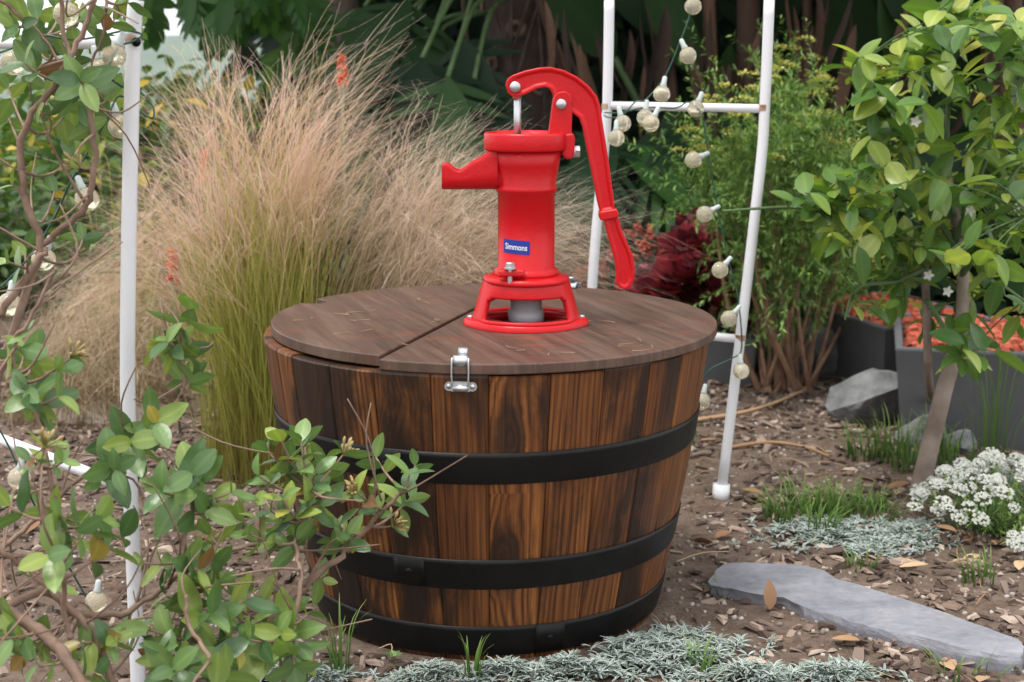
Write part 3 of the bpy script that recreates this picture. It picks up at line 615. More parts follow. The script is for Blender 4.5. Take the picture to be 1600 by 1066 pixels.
for a_, b_ in (('P1', 'R1'), ('P2', 'R2')):
    A_, B_ = leg_pts(a_), leg_pts(b_); a1, b1 = A_[-1], B_[-1]; top = []
    for k in range(0, 13):
        t = k / 12; ang = math.pi * t; m_ = (a1 + b1) / 2; hv = (a1 - b1) / 2; zb_ = lerp(a1.z, b1.z, t) + 0.75
        top.append(Vector((m_.x + hv.x * math.cos(ang), m_.y + hv.y * math.cos(ang), zb_ + 0.45 * math.sin(ang))))
    for nm, pts in (('pole', A_), ('pole', B_)):
        b = MB(); sp_ = smooth_path(pts, 5); b.tube(sp_, 0.0094, 14); b.build(nm, M['pole'], arch)
    b = MB(); b.tube(smooth_path([a1] + top + [b1], 3), 0.0096, 14); b.build('overhead_tube', M['pole'], arch)
def rung(p, q): b = MB(); d = (q - p).normalized() * 0.006; b.tube([p + d, q - d], 0.0078, 12); b.build('rung', M['pole'], arch)
dP = Vector((P2.x - at(205, 765, YP).x, YP2 - YP, 0))
l0, l1 = at(205, 765, YP), at(208, 67, YP); rung(l0, l0 + dP); rung(l1, l1 + dP)
r0 = at(1157, 530, YR); q0 = at(923, 500, YR2); q0.z = r0.z; rung(r0, q0); rung(at(1193, 170, YR), R2)
b = MB(); b.tube([R1 + Vector((0, 0, -0.012)), R1 + Vector((0.001, 0, 0.026))], [0.0165, 0.0155], 14); b.build('foot_cup', M['pole'], arch)
b = MB(); c = at(213, 66, YP - 0.010); b.tube([c, c + Vector((0, -0.002, 0))], 0.0055, 12); b.build('bolt', M['hoop'], arch)
M['rust'] = plain('rust', (0.20, 0.09, 0.04), (0.58, 0.46, 0.36), 60, 0.8, 0.3, 90)
for p in (at(208, 60, YP), at(1157, 527, YR), at(1194, 168, YR), at(948, 166, YR2)):
    b = MB(); b.tube([p + Vector((0, 0, -0.006)), p + Vector((0, 0, -0.002)), p + Vector((0, 0, 0.002)), p + Vector((0, 0, 0.005))], [0.0095, 0.0097, 0.0097, 0.0095], 14, cap=False); b.build('weld_collar', M['rust'], arch)

# ---------------------------------------------------------------- string lights
bs = MB(); pr = []
for k in range(13): a = math.pi * k / 12; pr.append((max(0.0003, 0.0148 * math.sin(a)), -0.0148 * math.cos(a)))
bs.lathe(pr, 20); bulb_me = bs.mesh('bulb'); bulb_me.materials.append(M['bulb'])
bs = MB(); bs.lathe([(0.0052, 0.0130), (0.0056, 0.016), (0.0044, 0.019), (0.0040, 0.029), (0.0022, 0.031)], 12); sock_me = bs.mesh('socket'); sock_me.materials.append(M['socket'])
def string(label, wires, bulbs, Y):
    root = thing('string_light', label, 'string lights', (0, 0, 0), 'string lights on the arch')
    for wpts in wires: b = MB(); b.tube(smooth_path([at(x, y, Y + dy) for x, y, dy in wpts], 5), 0.0013, 6); b.build('wire', M['wire'], root)
    for (x, y, dy, tilt, side) in bulbs:
        p = at(x, y, Y + dy); d = Vector((math.sin(R(tilt)), side, math.cos(R(tilt))))
        Mx = Matrix.Translation(p) @ ZZ.rotation_difference(d).to_matrix().to_4x4()
        o = put('bulb', bulb_me, Mx, root); s_ = bpy.data.objects.new('socket', sock_me); C.objects.link(s_); s_.parent = o
string('string of clear globe bulbs on green wire hanging behind the red pump handle',
  [[(1083, -60, -.02), (1082, -10, -.02), (1077, 25, -.02), (1064, 62, -.02), (1040, 118, -.01), (1010, 155, -.02), (993, 159, -.02), (973, 180, -.02), (952, 184, .06), (944, 180, .13)],
   [(944, 176, .12), (970, 176, 0), (1010, 168, -.02), (1055, 169, -.02), (1077, 160, -.02), (1097, 183, -.02), (1104, 220, -.02), (1108, 248, -.02), (1114, 287, -.02), (1130, 368, -.02), (1136, 398, -.02), (1153, 467, -.02), (1159, 542, -.02), (1146, 559, -.02), (1113, 575, -.02), (1099, 592, -.02), (1098, 604, -.02)]],
  [(1083, 10, -.02, 0, .2), (1075, 87, -.03, -25, 0), (1034, 147, -.03, 10, 0), (1087, 170, -.03, 20, 0), (1008, 184, -.02, 5, 0), (1017, 193, -.04, 25, 0), (973, 193, -.02, -15, 0), (963, 216, -.03, 0, 0), (1083, 250, -.02, 65, 0), (1101, 335, -.02, 60, 0), (1125, 422, -.03, 40, 0), (1139, 498, -.03, 40, 0), (1158, 580, -.035, -5, 0), (1097, 626, -.02, 10, 0)], YR)
string('string of clear globe bulbs on green wire wound round the arch pole in the shrub',
  [[(-40, 95, -.03), (20, 75, -.02), (60, 55, -.02), (110, 62, -.02), (150, 58, .02), (196, 48, -.016), (222, 55, 0), (205, 66, -.018), (184, 75, -.02), (170, 115, -.02), (190, 135, .02), (214, 140, .03), (238, 165, .02), (238, 185, 0), (214, 170, .03), (186, 150, .0), (168, 185, -.02), (150, 215, 0), (130, 250, 0), (110, 285, 0), (90, 330, .02), (62, 380, .02), (30, 420, .02), (0, 450, .02)],
   [(-20, 640, .05), (15, 700, .05), (40, 760, .05), (70, 820, .06), (110, 890, .08), (150, 960, .1)]],
  [(178, 88, -.03, 25, 0), (155, 112, -.01, -10, 0), (20, 98, -.02, 40, 0), (103, 22, -.02, 5, 0), (188, 198, .03, -15, 0), (136, 312, .0, -20, 0), (68, 405, .02, 20, 0), (15, 476, .02, 10, 0), (30, 748, .05, 10, 0), (150, 940, .09, 10, 0)], YP)

# ---------------------------------------------------------------- honeysuckle shrub
hleaf = [leaf_mesh('leaf', 0.062, 0.030, M['honey'], n=6, fold=0.22, curl=0.25), leaf_mesh('leaf', 0.054, 0.026, M['honey'], n=6, fold=0.38, curl=0.55, tipp=1.1), leaf_mesh('leaf', 0.065, 0.031, M['honey'], n=7, fold=0.3, curl=-0.1, wave=0.06), leaf_mesh('leaf', 0.052, 0.029, M['honey'], n=6, fold=0.12, curl=0.4, tipp=0.8)]
def shrub(name, label, branches, clusters, root_loc, ntw=5, bare=20):
    root = thing(name, label, 'shrub', root_loc); b = MB(); nodes = []
    for pts, r0, r1 in branches:
        sp_ = smooth_path([at(x, y, Y) for x, y, Y in pts], 6)
        for p in sp_: p += rv(0.0012)
        b.tube(sp_, radii(r0, r1, len(sp_)), 7); nodes += sp_
    for _ in range(bare):
        p = random.choice(nodes); d = (rv(1) + Vector((0, 0, .5))).normalized(); L = U(.05, .16); sp_ = smooth_path([p, p + d * L * .5 + rv(.008), p + d * L + Vector((U(-.02, .02), 0, U(-.03, .03)))], 4); b.tube(sp_, radii(U(.0012, .0022), .0007, len(sp_)), 5)
    cnt = 0; buds = []; more = LeafMB()
    xs_ = [c for c in clusters]
    for _ in range(ntw):
        c = random.choice(xs_); clusters = clusters + [(c[0] + random.gauss(0, 28), c[1] + abs(random.gauss(0, 26)) * (1 if c[1] < 720 else random.choice((-1, 1))), c[2] + U(0, .12), random.choice((2, 3)), U(.7, 1.1), 0)]
    for (x, y, Y, nn, sz, bud) in clusters:
        tip = at(x, y, Y); base = min(nodes, key=lambda q: (q - tip).length + 0.6 * max(0, q.z - tip.z))
        grow = (tip - base); L = grow.length
        d = (grow.normalized() + Vector((0, -0.15, 0.9)) + rv(0.25)).normalized()
        ctrl = base.lerp(tip, 0.5) - d * min(0.05, L * 0.3)
        sp_ = [base * (1 - t) ** 2 + ctrl * 2 * t * (1 - t) + tip * t * t for t in [k / 9 for k in range(10)]]
        b.tube(sp_, radii(0.0022, 0.0011, 10), 6); dend = (sp_[-1] - sp_[-3]).normalized(); ph = U(0, 6.28)
        side = dend.orthogonal().normalized()
        for k in range(nn):
            back = k * 0.013 * sz; q = tip - dend * back
            if back < L * 0.95:
                fi = min(9, int((1 - back / max(L, 1e-4)) * 9)); q = sp_[fi].lerp(sp_[min(9, fi + 1)], 0.5)
            for s in (0, math.pi):
                a = ph + k * 1.57 + s + U(-.3, .3); od = Matrix.Rotation(a, 3, dend) @ side
                el = 0.75 - 0.22 * k + U(-.2, .2); ld = (od + dend * el).normalized(); sc_ = 0.92 * min(sz, 1.2) * (0.62 + 0.10 * min(k, 3)) * U(0.72, 1.12)
                if cnt < 298: put('leaf', random.choice(hleaf), basis(q, ld, dend + rv(0.15), sc_), root); cnt += 1
                else: more.leaf(basis(q, ld, dend + rv(0.15), sc_), 0.058, 0.029, n=6, curl=U(-.1, .5))
        if bud: buds.append((tip, dend))
    o = b.build('branches', M['bark']); rel(o, root)
    if more.v: rel(more.build('inner_foliage', M['honey']), root)
    for tip, dend in buds:
        bb = LeafMB()
        for k in range(14):
            d = (dend + rv(0.55)).normalized(); e = tip + d * U(0.012, 0.026); bb.tube([tip, tip.lerp(e, 0.6), e.lerp(tip, 0.15), e], [0.0006, 0.0009, 0.0022, 0.0008], 5, random.random())
        o = bb.build('bud_cluster', M['bud'], None, kind=None); rel(o, root)
    return root
low_br = [
 ([(-60, 900, -.75), (0, 950, -.72), (60, 985, -.72), (110, 1040, -.75), (150, 1110, -.78)], .0075, .006),
 ([(-40, 985, -.70), (60, 925, -.66), (120, 958, -.62), (200, 955, -.60), (270, 905, -.58), (330, 870, -.55), (420, 850, -.52), (480, 862, -.5)], .005, .0022),
 ([(330, 1090, -.62), (395, 1005, -.58), (460, 930, -.55), (520, 880, -.52), (555, 845, -.50), (600, 795, -.49), (635, 762, -.48)], .006, .002),
 ([(110, 1000, -.72), (100, 960, -.72), (98, 890, -.73), (75, 810, -.73), (60, 730, -.72)], .0035, .0016),
 ([(0, 860, -.6), (60, 810, -.58), (110, 760, -.56), (170, 710, -.55), (215, 670, -.53), (255, 650, -.52)], .003, .0015),
 ([(250, 1080, -.66), (300, 1000, -.64), (295, 930, -.62), (285, 860, -.6), (300, 790, -.58), (300, 720, -.56)], .004, .0018),
 ([(180, 1080, -.7), (150, 1000, -.68), (90, 930, -.68), (30, 880, -.68), (-30, 840, -.68)], .0045, .003),
 ([(262, 650, -.5), (275, 625, -.5), (288, 605, -.5), (284, 570, -.5), (278, 530, -.5)], .0028, .0017),
 ([(345, 1090, -.72), (330, 1030, -.72), (300, 985, -.7), (290, 930, -.69)], .003, .002),
 ([(450, 1000, -.62), (460, 960, -.62), (470, 900, -.6), (462, 850, -.57), (480, 800, -.55), (488, 760, -.53)], .003, .0015),
 ([(90, 800, -.62), (60, 650, -.6), (20, 560, -.58), (45, 500, -.58), (90, 420, -.57)], .003, .0018),
]
cl = [(277, 530, -.5, 4, 1.15, 0), (262, 535, -.52, 2, .9, 0), (640, 742, -.48, 3, 1.45, 0), (535, 712, -.50, 2, 1.0, 1), (440, 690, -.52, 3, 1.25, 0), (470, 690, -.53, 2, 1.2, 0), (492, 740, -.54, 3, 1.05, 0), (500, 790, -.55, 2, 1.2, 0), (558, 770, -.52, 2, 1.0, 1), (612, 822, -.50, 1, .7, 1), (545, 835, -.53, 2, .9, 0), (435, 850, -.56, 3, .9, 0), (425, 800, -.57, 3, 1.05, 0), (390, 835, -.58, 3, .9, 0), (360, 770, -.58, 3, 1.1, 0), (300, 740, -.60, 3, 1.35, 0), (255, 770, -.62, 3, 1.3, 0), (320, 800, -.6, 2, 1.3, 0), (205, 690, -.56, 3, 1.2, 0), (245, 660, -.55, 3, 1.0, 0), (180, 735, -.6, 3, 1.1, 0), (120, 830, -.74, 2, 1.6, 0), (150, 810, -.70, 3, 1.5, 0), (75, 870, -.76, 2, 1.4, 0), (190, 840, -.66, 3, 1.2, 0), (70, 700, -.72, 2, 1.0, 1), (90, 620, -.6, 3, 1.3, 0), (40, 610, -.6, 3, 1.2, 0), (110, 560, -.58, 2, 1.0, 1), (30, 545, -.58, 2, 1.1, 0), (260, 930, -.62, 3, 1.35, 0), (235, 985, -.66, 3, 1.3, 0), (330, 960, -.66, 3, 1.2, 0), (310, 890, -.62, 3, 1.0, 0), (380, 940, -.63, 3, 1.2, 0), (390, 1000, -.66, 3, 1.2, 0), (440, 990, -.64, 3, 1.35, 0), (460, 1040, -.66, 2, 1.2, 0), (350, 1050, -.7, 3, 1.15, 0), (270, 1045, -.7, 3, 1.2, 0), (150, 1050, -.74, 2, 1.0, 0), (60, 1040, -.76, 2, 1.0, 0), (20, 1000, -.75, 2, 1.1, 0), (180, 1000, -.7, 2, .9, 0), (480, 960, -.6, 1, .8, 0), (15, 790, -.7, 2, 1.2, 0), (225, 880, -.62, 3, 1.1, 0), (470, 830, -.56, 2, .9, 0), (405, 745, -.57, 2, 1.0, 0)]
lowroot = on(150, 1100, GZ0)
shrub('honeysuckle_shrub', 'sprawling honeysuckle shrub with oval green leaves in front of the barrel', low_br, cl, (lowroot.x, lowroot.y, GZ0), 75, 70)
up_br = [
 ([(-90, 1000, -.5), (-50, 800, -.46), (0, 590, -.42), (35, 470, -.42), (62, 388, -.42), (42, 310, -.42), (30, 245, -.42), (45, 185, -.42), (78, 145, -.42), (110, 90, -.42), (140, 20, -.42), (150, -40, -.42)], .006, .0028),
 ([(62, 388, -.42), (100, 355, -.42), (135, 320, -.42), (148, 250, -.42), (142, 175, -.42), (120, 120, -.42), (100, 60, -.42), (95, -20, -.42)], .0042, .0026),
 ([(0, 492, -.43), (35, 440, -.43), (72, 388, -.42)], .0045, .004),
 ([(-40, -20, -.44), (15, 10, -.43), (60, 50, -.42), (100, 110, -.42), (140, 130, -.4)], .0022, .0016),
 ([(160, -30, -.42), (165, 40, -.42), (140, 100, -.41)], .002, .0015)]
cl2 = [(x, y, (Y + (.20 if (i % 3) else 0)), n_, s_ * .95, bd) for i, (x, y, Y, n_, s_, bd) in enumerate([(20, 40, -.45, 3, 1.1, 0), (60, 20, -.44, 3, 1.1, 0), (130, 30, -.44, 3, 1.0, 0), (180, 30, -.4, 3, .95, 0), (220, 40, -.38, 2, .8, 0), (100, 80, -.44, 3, .9, 0), (40, 100, -.45, 2, 1.1, 0), (10, 130, -.46, 3, 1.0, 0), (70, 130, -.43, 3, .9, 0), (125, 125, -.46, 3, 1.15, 0), (150, 140, -.45, 2, .9, 0), (110, 165, -.42, 3, 1.15, 0), (75, 180, -.42, 2, 1.2, 0), (170, 150, -.4, 3, 1.1, 0), (85, 300, -.43, 1, 1.2, 0), (20, 290, -.42, 1, .9, 0), (130, 370, -.43, 2, .8, 0), (40, 390, -.44, 2, 1.0, 0), (15, 410, -.44, 2, .9, 0), (100, 10, -.43, 3, 1.0, 0), (5, 10, -.46, 3, 1.0, 0), (200, 5, -.4, 2, .8, 0), (160, 60, -.44, 2, .8, 0), (55, 70, -.44, 3, .9, 0), (125, 262, -.42, 1, .7, 1), (115, 240, -.42, 2, .9, 0), (12, 180, -.45, 2, 1.0, 0), (140, 200, -.41, 2, 1.0, 0)])]
p = at(-90, 1000, -.5)
shrub('climbing_shrub', 'leafy honeysuckle with looping bare brown stems climbing the white arch pole', up_br, cl2, (p.x, p.y, GZ0), 0, 14)

# ---------------------------------------------------------------- feather grass
def grass_clump(name, label, base, tips, per, rad, wid, mat_, lean=0.55, awn=True, jit=0.014, cat='grass', seg=9, group=None):
    root = thing(name, label, cat, (base.x, base.y, gz(base.x, base.y)), group); b = MB(); h = MB()
    tips = list(tips)
    if awn:
        for _ in range(int(len(tips) * .7)):
            p, q = random.sample(tips[:len(tips)], 2)
            if abs(p[0] - q[0]) < 160: f = random.random(); tips.append((lerp(p[0], q[0], f) + U(-15, 15), lerp(p[1], q[1], f) + U(-25, 40), lerp(p[2], q[2], f)))
    for (tx, ty, tY) in tips:
        T = at(tx, ty, tY) if not isinstance(tx, Vector) else tx
        for k in range(per):
            a = U(0, 6.28); rr = rad * math.sqrt(random.random()); B = Vector((base.x + rr * math.cos(a), base.y + rr * math.sin(a), gz(base.x, base.y) - 0.01))
            f = U(0.72, 1.05); E = B.lerp(T, f) + Vector((random.gauss(0, jit), random.gauss(0, jit * 1.5), random.gauss(0, jit)))
            hv = Vector((E.x - B.x, E.y - B.y, 0)); ctrl = B + Vector((0, 0, (E.z - B.z) * U(0.55, 0.85) + hv.length * 0.18)) + hv * U(0.12, 0.38)
            hn = hv.normalized() if hv.length > 1e-4 else Vector((1, 0, 0)); droop = (hn * U(.1, .7) + Vector((random.gauss(0, .15), random.gauss(0, .15), -U(.1, .75)))) * (1.0 if awn else .3)
            sd_ = Vector((U(-1, 1), U(-1, 1), 0)).normalized(); r_ = random.random(); rows = []
            for i in range(seg + 1):
                t = i / seg; p = B * (1 - t) ** 2 + ctrl * 2 * t * (1 - t) + E * t * t + droop * max(0, t - .62) ** 2; ww = wid * (1 - 0.65 * t)
                rows.append([p - sd_ * ww, p + sd_ * ww])
            b.quadstrip(rows, r_, [i / seg * 0.9 for i in range(seg + 1)])
            if awn and random.random() < 0.75:
                tang = (E - ctrl).normalized()
                for q in range(random.randint(5, 9)):
                    t = U(0.60, 1.0); p = B * (1 - t) ** 2 + ctrl * 2 * t * (1 - t) + E * t * t + droop * max(0, t - .62) ** 2; tg = (((ctrl - B) * (1 - t) + (E - ctrl) * t) * 2 + droop * 2 * max(0, t - .62)).normalized()
                    d = (tg + rv(0.20)).normalized(); L = U(0.05, 0.13); s2 = Vector((U(-1, 1), U(-1, 1), 0)).normalized() * 0.00045; dr = rv(0.012) + Vector((0, 0, -0.008)); rows = []
                    for i in range(4): u = i / 3; c = p + d * L * u + dr * u * u; rows.append([c - s2 * (1 - .6 * u), c + s2 * (1 - .6 * u)])
                    h.quadstrip(rows, r_, [lerp(0.72, 1.0, i / 3) for i in range(4)])
    o = b.build('blades', mat_, None, kind='stuff'); rel(o, root)
    if h.v: o = h.build('plumes', mat_, None, kind='stuff'); rel(o, root)
    return root
g1 = on(415, 745, GZ0); Y1 = g1.y
tips1 = [(190, 262, 0), (200, 320, -.1), (222, 200, .05), (255, 150, .1), (300, 118, .1), (325, 110, 0), (345, 130, .1), (378, 165, -.05), (430, 140, .1), (455, 150, 0), (480, 100, 0), (508, 70, .05), (535, 75, .1), (560, 120, 0), (595, 95, .1), (622, 150, .1), (285, 190, -.1), (330, 180, -.1), (240, 260, -.15), (210, 390, -.15), (400, 200, -.15), (500, 140, -.1), (540, 180, -.1), (360, 140, .1), (580, 160, -.05), (640, 190, .1), (230, 330, -.2), (180, 420, -.15), (270, 230, .15), (310, 150, .2), (470, 200, .2), (520, 120, .2)]
grass_clump('feather_grass', 'tall green feather grass with pinkish plumes beside the barrel', g1, [(x - 8, y - 38, Y1 + d) for x, y, d in tips1], 20, 0.12, 0.0010, M['feather'])
g2 = Vector((-0.25, Y1 + 0.08, 0)); Y2 = g2.y
tips2 = [(690, 190, 0), (720, 215, .1), (755, 205, .1), (770, 240, 0), (640, 190, .1), (660, 230, 0), (700, 260, -.1), (790, 290, 0), (850, 290, .1), (905, 310, .1), (925, 335, 0), (890, 345, .1), (900, 385, 0), (860, 400, -.05), (740, 300, -.1), (720, 340, -.1), (680, 320, -.15), (640, 290, -.15), (610, 240, 0), (760, 360, -.1), (830, 340, 0), (700, 390, -.1), (940, 400, 0), (880, 420, 0), (600, 300, -.1), (650, 250, -.05), (735, 250, .05), (780, 330, -.05), (870, 300, .05), (915, 325, .05), (930, 360, .1), (915, 345, 0), (895, 330, .05), (880, 370, 0), (910, 400, 0), (850, 330, 0), (940, 340, .1)]
grass_clump('feather_grass', 'straw coloured feather grass leaning over behind the barrel lid and pump', g2, [(x + 8, y - 28, Y2 + d) for x, y, d in tips2], 22, 0.17, 0.0010, M['feather'])
M['feather2'] = grass_mat('dry_feather', [(0.0, (0.16, 0.14, 0.05)), (0.35, (0.32, 0.27, 0.11)), (0.6, (0.62, 0.48, 0.33)), (1.0, (0.88, 0.72, 0.60))], 0.35)
for o in bpy.data.objects:
    if o.parent and o.parent.name == 'feather_grass.001': o.data.materials.clear(); o.data.materials.append(M['feather2'])
g3 = on(150, 640, GZ0); tips3 = [(x, y, g3.y + d) for x, y, d in ((60, 500, -.1), (100, 450, 0), (140, 430, .1), (190, 440, 0), (230, 470, .1), (260, 500, 0), (120, 540, -.2), (180, 560, -.2), (220, 560, -.1), (90, 590, -.15), (200, 610, -.2), (250, 600, -.1), (150, 500, -.1), (170, 420, .1), (120, 420, .1), (240, 430, 0))]
grass_clump('dry_grass', 'low dry straw coloured grass beside the white arch pole', g3, tips3, 75, 0.22, 0.0008, M['straw'], awn=False, jit=0.05)
g4 = on(250, 560, GZ0); tips4 = [(x, y, g4.y + d) for x, y, d in ((215, 260, 0), (240, 320, .1), (170, 350, 0), (150, 400, .1), (200, 440, 0), (260, 380, 0), (300, 330, .1), (330, 300, 0), (130, 480, -.1), (110, 420, .1))]
grass_clump('dry_grass', 'green and straw grass clump behind the taller feather grass', g4, tips4, 60, 0.18, 0.001, M['feather'], jit=0.06)

# ---------------------------------------------------------------- citrus tree
cleaf = [leaf_mesh('leaf', 0.078, 0.042, M['citrus'], n=7, fold=0.25, curl=0.3), leaf_mesh('leaf', 0.085, 0.036, M['citrus'], n=7, fold=0.35, curl=0.55), leaf_mesh('leaf', 0.07, 0.044, M['citrus'], n=7, fold=0.15, curl=0.2, wave=0.05), leaf_mesh('leaf', 0.06, 0.022, M['citrus'], n=6, fold=0.45, curl=-0.2)]
ct = on(1432, 772, GZ0); YC = ct.y
citrus = thing('citrus_tree', 'small citrus tree with glossy green leaves and slanting bare trunk by the grey planters', 'tree', (ct.x, ct.y, GZ0))
b = MB(); tp = smooth_path([ct + Vector((0, 0, -0.02)), at(1455, 690, YC), at(1475, 610, YC), at(1493, 545, YC + .02), at(1505, 470, YC + .03), at(1500, 380, YC + .04), at(1480, 280, YC + .04)], 5)
b.tube(tp, radii(0.0185, 0.009, len(tp)), 12); rel(b.build('trunk', M['barkgrey']), citrus)
b = MB(); stem2 = smooth_path([on(1462, 640, GZ0) * 1.0, at(1452, 600, YC + .12), at(1448, 500, YC + .1), at(1445, 400, YC + .06)], 5); b.tube(stem2, radii(0.009, 0.007, len(stem2)), 9); rel(b.build('second_stem', M['barkgrey']), citrus)
b = MB(); nodes = []
limbs = [[(1500, 420), (1420, 380), (1340, 350), (1250, 325), (1130, 330)], [(1500, 400), (1440, 300), (1395, 240), (1360, 170), (1330, 110)], [(1490, 340), (1480, 220), (1486, 100), (1490, -20)], [(1490, 380), (1530, 280), (1560, 190), (1610, 100)], [(1503, 430), (1560, 360), (1620, 330)], [(1503, 450), (1550, 440), (1600, 470)], [(1480, 300), (1450, 180), (1440, 90)], [(1445, 420), (1400, 440), (1340, 450), (1320, 500)], [(1448, 470), (1480, 520), (1500, 560)], [(1500, 400), (1600, 250), (1660, 180)]]
for k, lm in enumerate(limbs):
    d = [-.12, 0, .1, -.08, -.15, .02, .12, -.1, -.12, .06][k]; sp_ = smooth_path([at(x, y, YC + lerp(.03, d, i / (len(lm) - 1))) for i, (x, y) in enumerate(lm)], 6)
    b.tube(sp_, radii(0.006, 0.002, len(sp_)), 7); nodes += sp_
cnt = 0; extra = LeafMB()
def crown_pt():
    while True:
        x = U(1262, 1612); y = U(10, 575)
        lim = (1300 if y < 290 else 1262) + max(0, (y - 330)) * 0.75 + max(0, 150 - y) * 0.6
        if x < lim: continue
        if y < 120 and x < 1420 and random.random() < 0.75: continue
        if y > 430 and (random.random() < 0.45 or x < 1370): continue
        return x, y
for k in range(148):
    x, y = crown_pt(); tip = at(x, y, YC + U(-.22, .25)); base = min(nodes, key=lambda q: (q - tip).length); L = (tip - base).length
    mid = base.lerp(tip, 0.5) + Vector((0, 0, 0.01)); sp_ = smooth_path([base, mid, tip], 4); b.tube(sp_, radii(0.0018, 0.001, len(sp_)), 5); dd = ((tip - base).normalized() + Vector((0, 0, 0.5))).normalized(); ph = U(0, 6)
    for q in range(random.randint(4, 7)):
        a = ph + q * 2.4; od = Matrix.Rotation(a, 3, dd) @ dd.orthogonal().normalized(); pos = tip.lerp(base, min(0.9, q * 0.018 / max(L, 0.02))); ld = (od + dd * U(-.1, .7) + Vector((0, 0, -0.15))).normalized(); s_ = U(0.55, 0.98)
        if cnt < 298: put('leaf', random.choice(cleaf), basis(pos, ld, ZZ + rv(0.35), s_), citrus); cnt += 1
        else: extra.leaf(basis(pos, ld, ZZ + rv(0.35), s_), 0.075, 0.038, n=6)
rel(b.build('branches', M['greenstem']), citrus); rel(extra.build('inner_foliage', M['citrus']), citrus)
fl = LeafMB()
for x, y in ((1515, 330), (1585, 325), (1450, 430), (1520, 355), (1340, 350), (1430, 190), (1480, 455)):
    p = at(x, y, YC - .1)
    for k in range(5): a = k * 1.257; fl.leaf(basis(p, Vector((math.cos(a), -0.5, math.sin(a))), Vector((0, -1, 0))), 0.011, 0.006, n=3)
rel(fl.build('blossoms', M['petal']), citrus)

# ---------------------------------------------------------------- needle leaved shrub with tan stems
sb_ = on(1222, 612, GZ0); YS = sb_.y
nsh = thing('needle_shrub', 'bushy needle-leaved shrub with many tan stems and yellow-green flower heads', 'shrub', (sb_.x, sb_.y, GZ0))
lf = LeafMB(); um = LeafMB(); nst = 0
stem_tops = [(1110, 210), (1140, 160), (1150, 260), (1185, 150), (1215, 115), (1240, 105), (1260, 140), (1290, 170), (1320, 210), (1350, 240), (1180, 230), (1225, 200), (1265, 220), (1300, 280), (1340, 310), (1130, 300), (1165, 330), (1380, 290), (1205, 270), (1250, 290), (1290, 360), (1200, 340), (1240, 370), (1170, 180), (1275, 190), (1310, 250), (1090, 250), (1120, 260)]
for k, (x, y) in enumerate(stem_tops):
    Yt = YS + U(-.28, .3); T = at(x, y, Yt); B = sb_ + Vector((U(-.05, .07), U(-.05, .05), -0.02)); mid = B.lerp(T, 0.45) + Vector((U(-.03, .03) + (T.x - B.x) * 0.12, U(-.03, .03), -0.02)); sp_ = smooth_path([B, mid, T], 8)
    if k < 26: b = MB(); b.tube(sp_[:13], radii(U(.0055, .009), 0.0032, 13), 7); rel(b.build('stem', M['barkred']), nsh)
    b = MB()
    for j in range(36):
        f = U(0.56, 1.0); p0 = sp_[int(f * 16)]; tt = p0 + (rv(0.08) + Vector((0, 0, U(0.0, 0.09)))); 
        if j == 0: p0 = sp_[12]; tt = T
        d = (tt - p0); n_ = 36
        if at(1150, 340, YS).x > p0.x and p0.z < at(1150, 335, YS).z: continue
        for q in range(n_):
            pos = p0 + d * (q / n_); od = (rv(1.0).normalized() + d.normalized() * 0.8).normalized(); lf.leaf(basis(pos, od, ZZ + rv(0.3)), U(0.013, 0.023), U(0.0032, 0.0048), n=2, curl=0.2)
    if y < 300:
        for j in range(4):
            c = T + rv(0.03) + Vector((0, 0, 0.02))
            for q in range(30): d = rv(1).normalized(); d.z = abs(d.z); um.leaf(basis(c + Vector((d.x * .02, d.y * .02, d.z * .008)), d, ZZ + rv(.4)), 0.008, 0.006, n=2)
rel(lf.build('needle_foliage', M['needle']), nsh); rel(um.build('flower_heads', M['umbel']), nsh)
# ---------------------------------------------------------------- succulents, planters, rocks
def planter(label, c, hx, hy, h, rot, flare=1.12, name='planter', fill=True, m=None):
    root = thing(name, label, 'planter', (c.x, c.y, gz(c.x, c.y) - 0.01)); root.rotation_euler = (0, 0, rot)
    lev = [(0, 1.0, 0), (h, flare, 0), (h, flare, -0.018), (h - 0.05, flare, -0.02)]; b = MB(); rows = []
    for z, k, off in lev: rows.append([(sx * (hx * k + off), sy * (hy * k + off), z) for sx, sy in ((-1, -1), (1, -1), (1, 1), (-1, 1), (-1, -1))])
    b.quadstrip(rows, 0.5); o = b.build('box', m or M['concrete'], root, False); bevel(o, 0.006, 2, 30)
    b = MB(); b.poly([(sx * (hx * flare - .02), sy * (hy * flare - .02), h - 0.035) for sx, sy in ((-1, -1), (1, -1), (1, 1), (-1, 1))], [(0, 1, 2, 3)]); b.build('soil_fill', M['soil'], root)
    if fill:
        b = MB()
        for k in range(int(5500 * hx * hy * 4)):
            x = U(-1, 1) * (hx * flare - .03); y = U(-1, 1) * (hy * flare - .03)
            b.box((x, y, h - 0.028 + U(0, .03)), (U(.015, .032), U(.01, .018), U(.006, .012)), Matrix.Rotation(U(0, 6), 3, 'Z') @ Matrix.Rotation(U(-.7, .7), 3, 'X'), random.random(), U(.6, .9))
        b.build('red_chips', M['redchip'], root, False, 'stuff')
    return root
pB = on(1545, 712, GZ0); planter('large grey tapered planter filled with red chips behind the citrus trunk', pB + Vector((0.13, 0.25, 0)), 0.235, 0.20, 0.215, R(-14), 1.10)
pA_ = on(1390, 640, GZ0); planter('low dark grey planter of red chips beside the boulder', pA_ + Vector((0.08, 0.33, 0)), 0.14, 0.20, 0.17, R(18), 1.15)
pC = on(1120, 608, GZ0); planter('low grey planter box under the dark red succulents', pC + Vector((-0.12, 0.17, 0)), 0.22, 0.15, 0.115, R(-4), 1.03, fill=False)
M['rim'] = M['bark']
